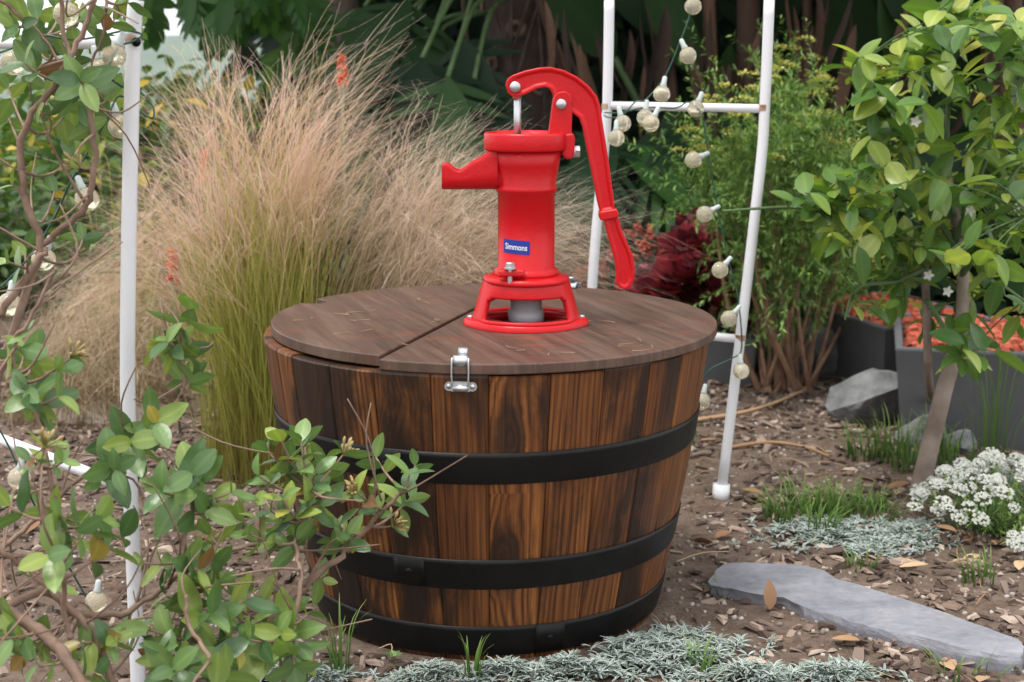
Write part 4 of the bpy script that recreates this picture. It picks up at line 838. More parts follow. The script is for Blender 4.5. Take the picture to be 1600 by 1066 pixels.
def rock(name, label, c, sx, sy, sz, seed, m, rot=0.0, cat='rock', sink=0.25):
    random.seed(seed); bm = bmesh.new()
    pts = [bm.verts.new((rv(1).normalized())) for _ in range(22)]; r = bmesh.ops.convex_hull(bm, input=pts); bmesh.ops.delete(bm, geom=[g for g in r['geom_interior'] if isinstance(g, bmesh.types.BMVert)], context='VERTS')
    bmesh.ops.triangulate(bm, faces=bm.faces); bmesh.ops.subdivide_edges(bm, edges=bm.edges, cuts=3, use_grid_fill=True)
    for v in bm.verts:
        p = v.co.copy(); k = 1 + 0.10 * noise.noise(p * 2.2 + Vector((seed, 0, 0))) + 0.05 * noise.noise(p * 6); v.co = Vector((p.x * sx * k, p.y * sy * k, (p.z * k + (1 - 2 * sink)) * sz))
    me = bpy.data.meshes.new(name); bm.to_mesh(me); bm.free(); o = obj(name, me, m); o.location = (c.x, c.y, gz(c.x, c.y)); o.rotation_euler = (0, 0, rot); bevel(o, 0.006, 1, 25); tag(o, label, cat); return o
c = on(1372, 678, GZ0); rock('boulder', 'large angular grey boulder in front of the low planter', c + Vector((0.02, .10, 0)), 0.118, 0.10, 0.074, 5, M['rock'], 0.4)
c = on(1290, 600, GZ0); rock('boulder', 'mottled grey rock behind the stems of the needle shrub', c + Vector((0.02, .12, 0)), 0.14, 0.12, 0.10, 9, M['rock'], 1.0)
c = on(1445, 705, GZ0); rock('boulder', 'small grey rock half hidden behind the citrus trunk', c + Vector((0, .04, 0)), 0.06, 0.05, 0.045, 12, M['rock'], 0.2)
c = on(1500, 705, GZ0); rock('boulder', 'small dark rock against the large planter in the grass', c + Vector((0, .0, 0)), 0.045, 0.035, 0.032, 15, M['rock'], 0.7)
c = on(170, 652, GZ0); rock('paving_stone', 'flat pale pinkish stone lying in the dry grass', c, 0.16, 0.09, 0.02, 21, M['rockwhite'], 0.1, 'stone', 0.3)
random.seed(11)
# aeoniums
def rosette_mesh(name, m, R0, n, openness, W=0.34):
    b = LeafMB(); me = None
    for k in range(n):
        f = k / n; a = k * 2.39996; el = lerp(1.25, openness, f ** 0.8); L = R0 * lerp(0.35, 1.0, f ** 0.7); d = Vector((math.cos(a) * math.cos(el), math.sin(a) * math.cos(el), math.sin(el)))
        b.leaf(basis(d * R0 * 0.10, d, ZZ), L, L * W * 1.25, n=5, fold=0.22, curl=-0.3, shape=1.5, tipp=0.7)
    me = b.mesh(name); a_ = me.attributes.new('edge', 'FLOAT', 'POINT'); a_.data.foreach_set('value', b.e); me.materials.append(m); return me
ro1 = rosette_mesh('rosette', M['aeon'], 0.095, 34, 0.10, 0.50); ro2 = rosette_mesh('rosette', M['aeon'], 0.092, 24, 0.42, 0.55); rh = rosette_mesh('rosette_heart', M['aeongreen'], 0.022, 16, 0.3); re_ = rosette_mesh('rosette', M['eche'], 0.05, 30, 0.15, 0.42)
YA = pC.y + 0.12
aeo = thing('aeonium', 'dark red aeonium succulent with several fleshy rosettes behind the barrel', 'succulent', (at(1080, 545, YA).x, YA, 0.09)); base = Vector(aeo.location)
for x, y, dy, s, k, tx in ((1105, 375, .12, 1.0, 0, .1), (1125, 385, .05, .95, 0, .25), (1085, 395, .02, .95, 0, -.2), (1102, 410, -.02, .82, 2, 0), (1145, 410, .0, .8, 2, .3), (1070, 440, -.05, .95, 1, -.1), (1052, 460, -.06, .95, 1, -.2), (1020, 465, .0, 1.0, 0, -.3), (1090, 470, -.05, 1.0, 1, .1), (1120, 478, -.07, 1.05, 1, .25), (1065, 480, .0, 1.0, 0, 0), (1140, 500, -.05, .9, 1, .35), (1150, 455, .05, .9, 0, .3), (1000, 478, .05, .8, 0, -.4)):
    p = at(x, y, YA + dy); up = Vector((tx, -0.55, 1)).normalized(); Mx = Matrix.Translation(p) @ ZZ.rotation_difference(up).to_matrix().to_4x4() @ Matrix.Rotation(U(0, 6), 4, 'Z') @ Matrix.Diagonal((s, s, s, 1))
    put('rosette', (ro1, ro2, ro1)[k], Mx, aeo)
    if k == 2: put('rosette_heart', rh, Matrix.Translation(p + up * 0.010) @ ZZ.rotation_difference(up).to_matrix().to_4x4(), aeo)
    b = MB(); b.tube(smooth_path([Vector((lerp(p.x, base.x, .5), YA, 0.07)), p.lerp(base, .4) + Vector((0, 0, .01)), p], 4), 0.008, 7); rel(b.build('stem', M['barkred']), aeo)
ech = thing('echeveria', 'blue-green echeveria with coral pink branching flower stalks by the pump handle', 'succulent', (at(1010, 545, YA).x, YA + .1, 0.09))
for x, y, dy, s in ((1045, 410, .2, 1.1), (1030, 425, .18, 1.0), (1008, 432, .14, 1.1), (1120, 450, .12, .9), (1060, 420, .22, 1.0), (985, 445, .12, 1.0)):
    p = at(x, y, YA + dy); put('rosette', re_, Matrix.Translation(p) @ Matrix.Rotation(R(30), 4, 'X') @ Matrix.Diagonal((s, s, s, 1)), ech)
    b = MB(); b.tube([Vector((p.x, p.y, 0.06)), p], 0.008, 6); rel(b.build('stem', M['greenstem']), ech)
for sx, sy, tips in ((1022, 470, [(985, 365), (1000, 355), (1018, 358), (1030, 375), (975, 385), (1010, 380)]), (1045, 470, [(1040, 395), (1050, 400)]), (950, 480, [(915, 420), (930, 405), (900, 440), (945, 415)])):
    b = MB(); q = LeafMB(); s0 = at(sx, sy, YA + .1); s0.z = 0.08
    for x, y in tips:
        T = at(x, y, YA + .1 + U(-.05, .05)); m_ = s0.lerp(T, 0.7); m_.x = lerp(s0.x, T.x, 0.4); pth = smooth_path([s0, m_, T, T + Vector(((T.x - s0.x) * 0.5, -0.01, -0.02))], 5); b.tube(pth, radii(.0035, .0014, len(pth)), 6)
        for p in pth[7:]:
            for _ in range(3): d = rv(1).normalized(); e = p + d * 0.014; q.tube([p, p.lerp(e, .4), p.lerp(e, .8), e], [.001, .0045, .004, .0008], 5, random.random())
    rel(b.build('flower_stalk', M['redstem']), ech); rel(q.build('coral_buds', M['coral']), ech)
# red hot pokers
for x, y, Yb, lab in ((320, 257, Y1 + .45, 'orange-red poker flower rising out of the feather grass'), (535, 108, Y1 + .5, 'faded orange poker flower against the dark split leaves'), (270, 413, Y1 + .3, 'small orange poker flower low behind the green blades')):
    T = at(x, y, Yb); pk = thing('poker_flower', lab, 'flower', (T.x, T.y, gz(T.x, T.y))); b = MB(); b.tube([Vector((T.x, T.y, gz(T.x, T.y))), T], .003, 6); rel(b.build('stalk', M['greenstem']), pk); q = LeafMB()
    for k in range(60): f = random.random(); a = U(0, 6.28); d = Vector((math.cos(a), math.sin(a), -0.8 + f)).normalized(); p = T + Vector((0, 0, lerp(-.03, .03, f))); q.tube([p, p + d * 0.018 * (1.1 - f * .6)], [.003, .002], 5, random.random())
    rel(q.build('flower_spike', M['poker']), pk)

# ---------------------------------------------------------------- dark grove behind
flob = [lobed_mesh('split_leaf', 0.36, 0.34, M['phil'], 8), lobed_mesh('split_leaf', 0.32, 0.32, M['dark'], 8), lobed_mesh('split_leaf', 0.34, 0.30, M['phil'], 9)]
figl = [lobed_mesh('leaf', 0.26, 0.22, M['fig'], 4), lobed_mesh('leaf', 0.24, 0.20, M['fig'], 5), lobed_mesh('leaf', 0.22, 0.24, M['fig'], 4)]
padl = [leaf_mesh('paddle_leaf', 0.62, 0.20, M['paddle'], n=8, fold=.35, curl=.35), leaf_mesh('paddle_leaf', 0.5, 0.22, M['paddle'], n=8, fold=.25, curl=.15)]
dead = [leaf_mesh('dead_leaf', 0.6, 0.040, M['deadleaf'], n=8, fold=.7, curl=.25, wave=.1), leaf_mesh('dead_leaf', 0.5, 0.055, M['deadleaf'], n=8, fold=.9, curl=.5, wave=.12), leaf_mesh('dead_leaf', 0.55, 0.022, M['deadleaf'], n=8, fold=.9, curl=.3, wave=.1)]
def overhead(root, cx, cy, rx, ry, z0, z1, n_, L, W, m, name='shade_foliage'):  # unseen leaves above the view, added to shade the grove below
    q = LeafMB()
    for _ in range(n_):
        a = U(0, 6.28); r = math.sqrt(random.random()); p = Vector((cx + rx * r * math.cos(a), cy + ry * r * math.sin(a), U(z0, z1))); d = Vector((U(-1, 1), U(-1, 1), U(-.7, .2))); q.leaf(basis(p, d, ZZ + rv(.3)), L * U(.7, 1.2), W * U(.7, 1.2), n=4, curl=.4)
    rel(q.build(name, m), root)
YT = 2.6
tr = at(805, 150, YT); ph = thing('split_leaf_philodendron', 'dark split-leaf philodendron with thick scarred trunk behind the pump', 'tree', (tr.x, YT, gz(tr.x, YT)))
b = MB(); tp = [Vector((tr.x + .03 * math.sin(z * 3), YT, z)) for z in [k * .12 for k in range(22)]]; b.tube(tp, [0.105 + .012 * noise.noise((0, 0, k * .9)) for k in range(22)], 18); rel(b.build('trunk', M['barkdark']), ph)
for k in range(46):
    z = .35 + k * .035; a = k * 2.39996; p = Vector((tr.x + .03 * math.sin(z * 3) + .107 * math.cos(a), YT + .107 * math.sin(a), z)); d = Vector((math.cos(a), math.sin(a), 0)); sdx = Vector((-d.y, d.x, 0)); b = MB()
    rows = []
    for sc_, out in ((1.0, .0), (.85, .010), (.55, .008), (.45, .002)): rows.append([p + d * out + sdx * (.034 * sc_ * math.cos(t)) + ZZ * (.026 * sc_ * math.sin(t)) for t in [2 * math.pi * j / 14 for j in range(15)]])
    b.quadstrip(rows, 0.5); rel(b.build('leaf_scar', M['bark']), ph)
for k in range(9):
    b = MB(); x0 = tr.x + U(-.12, .14); b.tube(smooth_path([Vector((x0, YT - .12, 2.0)), Vector((x0 + U(-.1, .1), YT - .16, 1.2)), Vector((x0 + U(-.1, .15), YT - .14, .6)), Vector((x0 + U(-.1, .1), YT - .13, .05))], 5), .006, 6); rel(b.build('aerial_root', M['barkdark']), ph)
for (x, y, dy, tx, tz, s) in ((600, 60, -.3, -.3, -.8, .9), (660, 90, -.5, -.1, -.9, 1.2), (700, 120, -.6, .1, -1, 1.15), (620, 150, -.4, -.3, -.8, 1.1), (575, 100, -.2, -.3, -.9, .8), (680, 40, -.3, -.2, -.7, 1.2), (740, 130, -.5, .2, -1, 1.0), (590, 200, -.2, -.4, -.8, 1.0), (650, 210, -.3, 0, -1, 1.0), (570, 10, -.1, -.2, -.9, .9), (720, 60, -.4, .3, -.8, 1.0), (590, 140, 0, -.1, -.9, .8), (640, 0, -.3, -.4, -.6, 1.1), (700, 210, -.3, .1, -1, .9), (600, 260, 0, -.2, -.9, .9), (740, 240, -.2, .1, -1, .9), (630, 60, .1, -.2, -.9, 1.0)):
    p = at(x, y, YT + dy); put('split_leaf', random.choice(flob), basis(p, Vector((tx, -.5, tz)), Vector((U(-.3, .3), -1, .5)), s), ph)
    b = MB(); b.tube(smooth_path([Vector((tr.x, YT, p.z + .25)), p.lerp(Vector((tr.x, YT, p.z)), .4) + Vector((0, 0, .2)), p], 4), .007, 6); rel(b.build('leaf_stalk', M['greenstem']), ph)
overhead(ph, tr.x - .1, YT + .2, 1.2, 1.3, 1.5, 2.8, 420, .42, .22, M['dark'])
# second low philodendron with the bright split leaf
YL = 1.95; p0 = at(985, 225, YL); lp = thing('split_leaf_philodendron', 'low philodendron with drooping bright green split leaves behind the string lights', 'plant', (p0.x, YL + .2, gz(p0.x, YL + .2)))
lobb = [lobed_mesh('split_leaf', 0.34, 0.36, M['phil'], 9), lobed_mesh('split_leaf', 0.36, 0.40, M['fig'], 9)]
for (x, y, tx, ty, tz, s, k) in ((975, 225, .75, -.8, -.55, 1.05, 1), (940, 205, -.2, -.9, -.5, 1.0, 0), (1040, 205, .8, -.6, -.5, .95, 0), (1075, 235, .6, -.7, -.7, .8, 0), (930, 250, -.4, -.6, -.8, .8, 0), (1000, 280, .4, -.7, -.8, .8, 0)):
    p = at(x, y, YL - .1); put('split_leaf', lobb[k], basis(p, Vector((tx, ty, tz)), Vector((0, -.5, 1)), s), lp); b = MB(); b.tube(smooth_path([Vector(lp.location), Vector((lerp(p.x, lp.location.x, .4), YL + .1, p.z * .7)), p], 5), .008, 6); rel(b.build('leaf_stalk', M['greenstem']), lp)
# bird of paradise with hanging dead leaves
def paradise(label, px, Y, leaves, deads, stalks, over, fl_=1):
    c = at(px, 300, Y); root = thing('bird_of_paradise', label, 'plant', (c.x, Y, gz(c.x, Y))); g = Vector((c.x, Y, 0))
    for (x, y, dx, dz, s) in leaves:
        p = at(x, y, Y + U(-.15, .1)); put('paddle_leaf', random.choice(padl), basis(p, Vector((dx, U(-.3, .1), dz)), Vector((U(-.5, .5), -1, .2)), s), root)
        b = MB(); b.tube(smooth_path([g + Vector((U(-.1, .1), 0, 0)), g.lerp(p, .5) + Vector((0, 0, .1)), p], 5), .012, 7); rel(b.build('leaf_stalk', M['greenstem']), root)
    for (x, y, dx, s) in [(x + U(-14, 14) * j, y + U(-25, 25) * j, dx + U(-.2, .2) * j, s * U(.7, 1.05)) for (x, y, dx, s) in deads for j in range(3)]: put('dead_leaf', random.choice(dead), basis(at(x, y, Y + U(-.3, 0)), Vector((dx, U(-.25, .1), -1)), Vector((U(-1, 1), -1, 0)), s), root)
    for (x0, y0, x1, y1, r) in stalks: b = MB(); b.tube(smooth_path([at(x0, y0, Y), at((x0 + x1) / 2 + U(-5, 5), (y0 + y1) / 2, Y - .05), at(x1, y1, Y)], 5), r, 8); rel(b.build('stalk', M['deadleaf']), root)
    overhead(root, *over); return root
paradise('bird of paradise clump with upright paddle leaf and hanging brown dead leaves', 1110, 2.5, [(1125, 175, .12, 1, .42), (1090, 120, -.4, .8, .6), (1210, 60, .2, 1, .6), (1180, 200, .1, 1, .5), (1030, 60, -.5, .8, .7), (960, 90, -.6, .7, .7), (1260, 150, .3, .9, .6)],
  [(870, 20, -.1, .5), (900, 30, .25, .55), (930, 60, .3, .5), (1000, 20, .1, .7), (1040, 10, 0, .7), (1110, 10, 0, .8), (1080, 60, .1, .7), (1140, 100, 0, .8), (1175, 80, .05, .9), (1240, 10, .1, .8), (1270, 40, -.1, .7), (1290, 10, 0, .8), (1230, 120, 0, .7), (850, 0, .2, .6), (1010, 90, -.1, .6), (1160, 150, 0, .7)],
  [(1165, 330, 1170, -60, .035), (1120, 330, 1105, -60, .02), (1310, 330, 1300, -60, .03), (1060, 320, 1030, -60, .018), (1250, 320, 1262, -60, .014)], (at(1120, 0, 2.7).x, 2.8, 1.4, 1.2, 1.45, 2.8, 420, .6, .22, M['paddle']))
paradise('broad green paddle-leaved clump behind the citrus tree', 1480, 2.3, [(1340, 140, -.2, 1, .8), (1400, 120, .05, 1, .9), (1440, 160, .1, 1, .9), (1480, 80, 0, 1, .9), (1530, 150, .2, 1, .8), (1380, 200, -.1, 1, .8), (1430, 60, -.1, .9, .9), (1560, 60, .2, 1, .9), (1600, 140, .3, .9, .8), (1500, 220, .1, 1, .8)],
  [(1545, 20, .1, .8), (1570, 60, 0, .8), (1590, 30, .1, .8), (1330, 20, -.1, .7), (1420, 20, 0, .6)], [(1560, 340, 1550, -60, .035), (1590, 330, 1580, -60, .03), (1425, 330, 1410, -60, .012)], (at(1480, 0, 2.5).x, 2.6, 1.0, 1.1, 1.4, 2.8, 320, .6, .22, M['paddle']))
# fig tree, its lobed leaves hanging into the view against the sky
YF = 2.9; ft = at(565, 100, YF + .3); fig = thing('fig_tree', 'fig tree with large lobed leaves hanging against the white sky', 'tree', (ft.x, YF + .3, gz(ft.x, YF + .3)))
b = MB(); b.tube(smooth_path([Vector((ft.x, YF + .3, -.02)), Vector((ft.x - .05, YF + .3, .8)), Vector((ft.x - .15, YF + .2, 1.5)), Vector((ft.x - .2, YF + .1, 2.2))], 6), radii(.075, .05, 19), 12); rel(b.build('trunk', M['barkgrey']), fig)
for (x1, y1) in ((260, -60), (340, -80), (420, -50), (480, -40), (380, -20), (300, -30)):
    b = MB(); T = at(x1, y1, YF); b.tube(smooth_path([Vector((ft.x - .15, YF + .2, 1.35)), Vector((lerp(ft.x, T.x, .5), YF + .1, max(1.3, T.z + .12))), T], 6), radii(.02, .007, 13), 8); rel(b.build('limb', M['barkgrey']), fig)
for k in range(22):
    x = U(240, 500); y = U(-70, 0) if x < 400 else U(-50, 55); p = at(x, y, YF + U(-.3, .3)); put('leaf', random.choice(figl), basis(p, Vector((U(-.7, .7), U(-.5, .3), -U(.4, 1))), Vector((U(-.6, .6), -1, .4)), U(.5, .8)), fig)
overhead(fig, ft.x - .3, YF + .3, .9, 1.0, 1.45, 2.4, 200, .26, .15, M['fig'])
# dense thicket that closes the view behind
q = LeafMB(); q2 = LeafMB()
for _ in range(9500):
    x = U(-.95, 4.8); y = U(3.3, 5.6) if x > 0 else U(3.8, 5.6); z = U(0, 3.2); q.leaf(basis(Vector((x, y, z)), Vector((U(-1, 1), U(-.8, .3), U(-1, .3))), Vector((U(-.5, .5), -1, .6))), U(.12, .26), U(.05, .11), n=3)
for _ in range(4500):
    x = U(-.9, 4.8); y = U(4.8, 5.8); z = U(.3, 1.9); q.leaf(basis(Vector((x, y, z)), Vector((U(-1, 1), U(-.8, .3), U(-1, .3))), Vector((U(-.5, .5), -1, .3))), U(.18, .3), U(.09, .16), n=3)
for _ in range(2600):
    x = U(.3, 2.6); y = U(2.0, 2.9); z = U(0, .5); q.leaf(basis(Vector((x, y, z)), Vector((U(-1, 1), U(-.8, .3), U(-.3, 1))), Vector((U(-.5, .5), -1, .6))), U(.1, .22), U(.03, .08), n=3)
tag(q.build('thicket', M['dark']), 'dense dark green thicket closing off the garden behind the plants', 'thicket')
# sunny hedge shrubs on the left
def bush(label, px, py, Y, w, h, n_, m, L=.05, W=.022, cat='shrub', name='garden_shrub'):
    T = at(px, py, Y); g = Vector((T.x, Y, gz(T.x, Y))); root = thing(name, label, cat, g); q = LeafMB(); hz_ = T.z - g.z
    for k in range(9): b = MB(); a = U(0, 6.28); e = g + Vector((math.cos(a) * w * .5, math.sin(a) * w * .5, hz_ * .75)); b.tube(smooth_path([g, g.lerp(e, .5) + Vector((0, 0, .05)), e], 4), radii(.012, .004, 9), 6); rel(b.build('stem', M['bark']), root)
    cl_ = [(g + Vector((random.gauss(0, w * .42), random.gauss(0, w * .42), hz_ * U(.25, 1.0)))) for _ in range(max(10, n_ // 40))]
    for _ in range(n_): c = random.choice(cl_); q.leaf(basis(c + rv(.07), Vector((U(-1, 1), U(-1, 1), U(-.2, 1))), ZZ + rv(.4)), L * U(.7, 1.3), W * U(.7, 1.3), n=3)
    rel(q.build('foliage', m), root); return root
bush('yellow-green shrub with yellow leaves beside the climbing stems', 60, 215, 3.3, .55, .6, 1500, M['hedge'], .07, .03)
bush('bushy shrub with golden leaf tips behind the white arch pole', 190, 165, 2.9, .5, .6, 1500, M['hedge'], .07, .028)
bush('leafy shrub flecked with yellow behind the feather grass plumes', 330, 175, 2.6, .5, .6, 1700, M['hedge'], .075, .03)
bush('green and yellow shrub between the feather grass and the dark leaves', 450, 170, 2.8, .5, .6, 1600, M['hedge'], .07, .03)
bush('low mid-green bush in front of the weathered fence', 110, 330, 2.4, .45, .4, 1300, M['midgreen'], .06, .022)
bush('low mid-green bush hidden behind the tall green grass blades', 290, 340, 2.2, .5, .4, 1500, M['midgreen'], .06, .022)
bush('low green bush behind the dry straw grass', 20, 400, 2.5, .4, .35, 900, M['midgreen'], .06, .022)
bush('broad hedge shrub far down the slope on the left', -60, 215, 5.0, .9, .6, 1500, M['hedge'], .10, .045)
bush('far hedge shrub lower on the slope under the fig leaves', 260, 160, 5.2, 1.0, .6, 1700, M['midgreen'], .10, .045)
# weathered fence
fe = thing('wooden_fence', 'low weathered grey board fence beyond the climbing shrub', 'fence', (at(0, 400, 2.75).x, 2.75, gz(-1, 2.75)))
xa, xb = at(-300, 400, 2.75).x, at(88, 400, 2.75).x
for y0, y1 in ((293, 312), (328, 372), (378, 425), (431, 478)):
    za, zb_ = at(0, y1, 2.75).z, at(0, y0, 2.75).z; b = MB(); b.box(((xa + xb) / 2, 2.75, (za + zb_) / 2), (xb - xa, .022, zb_ - za)); o = rel(b.build('board', M['fence'], None, False), fe); bevel(o, .003)
for x in (xa + .05, (xa + xb) / 2, xb - .03):
    b = MB(); zt_ = at(0, 285, 2.75).z; b.box((x, 2.81, zt_ / 2), (.07, .07, zt_)); o = rel(b.build('post', M['fence'], None, False), fe); bevel(o, .004)

# ---------------------------------------------------------------- ground litter
def free(x, y): return math.hypot(x, y) > 0.275
b = MB(); pb = MB(); cnt = 0
while cnt < 15000:
    x = U(-1.5, 2.0); y = U(-0.95, 2.0)
    if not free(x, y): continue
    dn = noise.noise((x * 2.3, y * 2.3, 9)) * 0.9 + 0.62
    if y < 0.9 and random.random() > dn: continue
    cnt += 1; L = U(.010, .030) * (1.0 + 0.35 * (random.random() < .12)); z = gz(x, y)
    Mx = Matrix.Rotation(U(0, 6.28), 3, 'Z') @ Matrix.Rotation(random.gauss(0, .28), 3, 'X') @ Matrix.Rotation(random.gauss(0, .22), 3, 'Y')
    h_ = U(.002, .006); b.box((x, y, z + h_ * .5 + U(-.001, .005)), (L, L * U(.2, .55), h_), Mx, min(1, abs(random.gauss(.45, .28))), U(.5, .95), .45)
b.build('bark_mulch', M['chip'], None, False, 'stuff'); tag(bpy.data.objects['bark_mulch'], 'brown bark chip mulch scattered over the soil', 'mulch')
for _ in range(9000):
    x = U(-1.3, 1.6); y = U(-0.95, 1.3)
    if not free(x, y): continue
    s_ = U(.0015, .0045); pb.box((x, y, gz(x, y) + s_ * .3), (s_ * 2, s_ * 1.6, s_ * 1.3), Matrix.Rotation(U(0, 6), 3, 'Z') @ Matrix.Rotation(U(-.6, .6), 3, 'X'), random.random(), .7)
pb.build('grit', M['pebble'], None, True, 'stuff'); tag(bpy.data.objects['grit'], 'fine pale grit and crumbs of soil between the chips', 'grit')
b = MB()
for _ in range(420):
    x = U(-1.3, 1.7); y = U(-.9, 1.5)
    if not free(x, y): continue
    a = U(0, 6.28); L = U(.03, .11); p = Vector((x, y, gz(x, y) + .004)); d = Vector((math.cos(a), math.sin(a), 0)); m_ = p + d * L * .5 + Vector((U(-.01, .01), U(-.01, .01), U(.002, .01))); e = p + d * L; e.z = gz(e.x, e.y) + .004
    b.tube(smooth_path([p, m_, e], 3), U(.0005, .0011), 4, random.random())
b.build('fine_twigs', M['dryleaf'], None, True, 'stuff'); tag(bpy.data.objects['fine_twigs'], 'thin dry stalks and needles strewn over the mulch', 'twigs')
def twig(label, pts, r): b = MB(); sp_ = smooth_path([(lambda g: Vector((g.x, g.y, gz(g.x, g.y) + r + dz)))(on(x, y, GZ0)) for x, y, dz in pts], 6); b.tube(sp_, radii(r, r * .6, len(sp_)), 8); o = b.build('twig', M['dryleaf']); tag(o, label, 'twig')
twig('straight tan stick running from the arch foot towards the needle shrub', [(1085, 662, .0), (1150, 655, .004), (1200, 645, .008), (1256, 628, .012)], .0055)
twig('crooked thin tan twig on the mulch right of the arch foot', [(1140, 702, 0), (1200, 699, .006), (1255, 705, .005), (1295, 716, 0)], .0045)
twig('short pale stick in the dry grass beside the white pole', [(100, 520, .02), (130, 545, .06), (140, 590, .03)], .004)
dl = [leaf_mesh('fallen_leaf', .042, .018, M['dryleaf'], n=5, fold=.5, curl=-.35), leaf_mesh('fallen_leaf', .050, .021, M['dryleaf'], n=5, fold=.35, curl=.4), leaf_mesh('fallen_leaf', .034, .018, M['dryleaf'], n=5, fold=.6, curl=-.2)]
def fallen(x, y, label, group=None, stand=0.0, sc_=1.0):
    g = on(x, y, GZ0); p = Vector((g.x, g.y, gz(g.x, g.y) + .005)); a = U(0, 6.28); o = bpy.data.objects.new('fallen_leaf', random.choice(dl)); C.objects.link(o)
    o.matrix_world = basis(p, Vector((math.cos(a) * (1 - stand), math.sin(a) * (1 - stand), stand + .04)), ZZ + rv(.25) if stand < .5 else Vector((0, -1, .1)), sc_); tag(o, label, 'leaf', group)
for x, y in ((1385, 768), (1405, 775), (1440, 778), (1455, 770), (1470, 775), (1370, 760), (1425, 785), (1395, 782)): fallen(x, y, 'curled tan leaf in the heap around the citrus trunk', 'leaves around the citrus trunk')
for x, y in ((1405, 888), (1432, 880), (1495, 832), (1515, 848), (1470, 842), (1530, 868), (1592, 896), (1340, 842), (1560, 850)): fallen(x, y, 'dry tan leaf on the soil between the slate slab and the white flowers', 'leaves above the slate slab')
for x, y in ((1575, 1040), (1540, 1052), (1490, 1045), (1300, 1000)): fallen(x, y, 'brown dry leaf on the mulch just below the slate slab', 'leaves below the slate slab')
for x, y in ((1085, 848), (1118, 842), (1070, 730), (1195, 792), (1160, 770), (1050, 800), (1190, 612), (1090, 690)): fallen(x, y, 'pale dry leaf on the mulch near the foot of the arch', 'leaves near the arch foot')
for x, y in ((40, 840), (120, 860), (310, 850), (440, 1050), (60, 700), (210, 900)): fallen(x, y, 'brown dry leaf on the mulch under the honeysuckle', 'leaves under the honeysuckle')
fallen(1203, 956, 'brown leaf standing upright against the front edge of the slate slab', None, .9, .9)
# slate slab
top = [(1108, 908), (1118, 893), (1132, 880), (1190, 879), (1250, 882), (1285, 892), (1312, 905), (1365, 921), (1420, 938), (1480, 958), (1540, 979), (1590, 1000), (1601, 1010), (1594, 1024), (1560, 1022), (1500, 1012), (1400, 986), (1340, 972), (1290, 958), (1255, 948), (1225, 934), (1190, 930), (1150, 921), (1112, 914)]
zt_ = GZ0 + .014; ctr = on(1350, 945, zt_); bm = bmesh.new(); ring = []
for k, (x, y) in enumerate(top):
    x2, y2 = top[(k + 1) % len(top)]
    for j in range(4): p = on(lerp(x, x2, j / 4), lerp(y, y2, j / 4), zt_); ring.append(Vector((p.x, p.y, 0)) + Vector((noise.noise(p * 40), noise.noise(p * 40 + Vector((9, 0, 0))), 0)) * .0035)
f = bm.faces.new([bm.verts.new((p.x - ctr.x, p.y - ctr.y, .014 + .0022 * noise.noise((p.x * 14, p.y * 14, 3)))) for p in ring]); bm.normal_update()
if f.normal.z < 0: f.normal_flip()
for lv, off in ((-.006, .004), (-.006, -.003), (-.009, .004), (-.018, 0)):
    ex = bmesh.ops.extrude_face_region(bm, geom=[f]) if False else None
edges = list(f.edges); prev = list(f.verts)
for li, (zz_, off) in enumerate(((.0115, .0015), (.007, -.002), (.003, .001), (-.02, -.001))):
    new = [bm.verts.new((v.co.x * (1 + off * 1.2) + .0015 * noise.noise((v.co.x * 60, v.co.y * 60, li)), v.co.y + math.copysign(off, v.co.y) + .0015 * noise.noise((v.co.x * 60, v.co.y * 60, li + 7)), zz_ + .002 * noise.noise((v.co.x * 30, v.co.y * 30, li)))) for v in prev]
    for k in range(len(prev)): bm.faces.new((prev[k], new[k], new[(k + 1) % len(prev)], prev[(k + 1) % len(prev)]))
    prev = new
bmesh.ops.recalc_face_normals(bm, faces=bm.faces); me = bpy.data.meshes.new('slate_slab'); bm.to_mesh(me); bm.free(); o = obj('slate_slab', me, M['slate']); o.location = (ctr.x, ctr.y, GZ0); tag(o, 'long pale grey slate slab lying flat on the mulch', 'slab')

# ---------------------------------------------------------------- low plants on the ground
def tuft(label, x, y, n_, h, spread, rad=.03, m='blade', wid=.0016, group=None):
    g = on(x, y, GZ0); z = gz(g.x, g.y); root = thing('grass_tuft', label, 'grass', (g.x, g.y, z), group); b = MB()
    for _ in range(n_):
        a = U(0, 6.28); r = rad * math.sqrt(random.random()); B = Vector((g.x + r * math.cos(a), g.y + r * .8 * math.sin(a), z - .004)); a2 = a + U(-.8, .8); L = h * U(.5, 1.1); E = B + Vector((math.cos(a2) * spread * U(.2, 1), math.sin(a2) * spread * U(.2, 1), L)); ctrl = B + Vector((0, 0, L * .8)); sd_ = Vector((-math.sin(a2), math.cos(a2), 0)); rows = []
        for i in range(6): t = i / 5; p = B * (1 - t) ** 2 + ctrl * 2 * t * (1 - t) + E * t * t; ww = wid * (1 - .9 * t ** 2); rows.append([p - sd_ * ww, p + sd_ * ww])
        b.quadstrip(rows, random.random())
    rel(b.build('blades', M[m], None, kind='stuff'), root)
for x, y, n_, h, r in ((1225, 812, 60, .06, .04), (1260, 800, 70, .07, .05), (1300, 805, 70, .07, .05), (1340, 795, 60, .05, .05), (1370, 808, 60, .045, .05), (1280, 825, 50, .05, .04)): tuft('green grass tuft in the patch left of the citrus trunk', x, y, n_, h, .05, r, group='grass patch by the citrus trunk')
for x, y, n_, h, r in ((1350, 715, 50, .07, .04), (1395, 720, 70, .10, .05), (1420, 735, 50, .08, .04), (1470, 715, 40, .10, .04), (1490, 735, 40, .08, .05)): tuft('taller green grass tuft growing between the rocks and the citrus trunk', x, y, n_, h, .06, r, group='grass by the rocks')
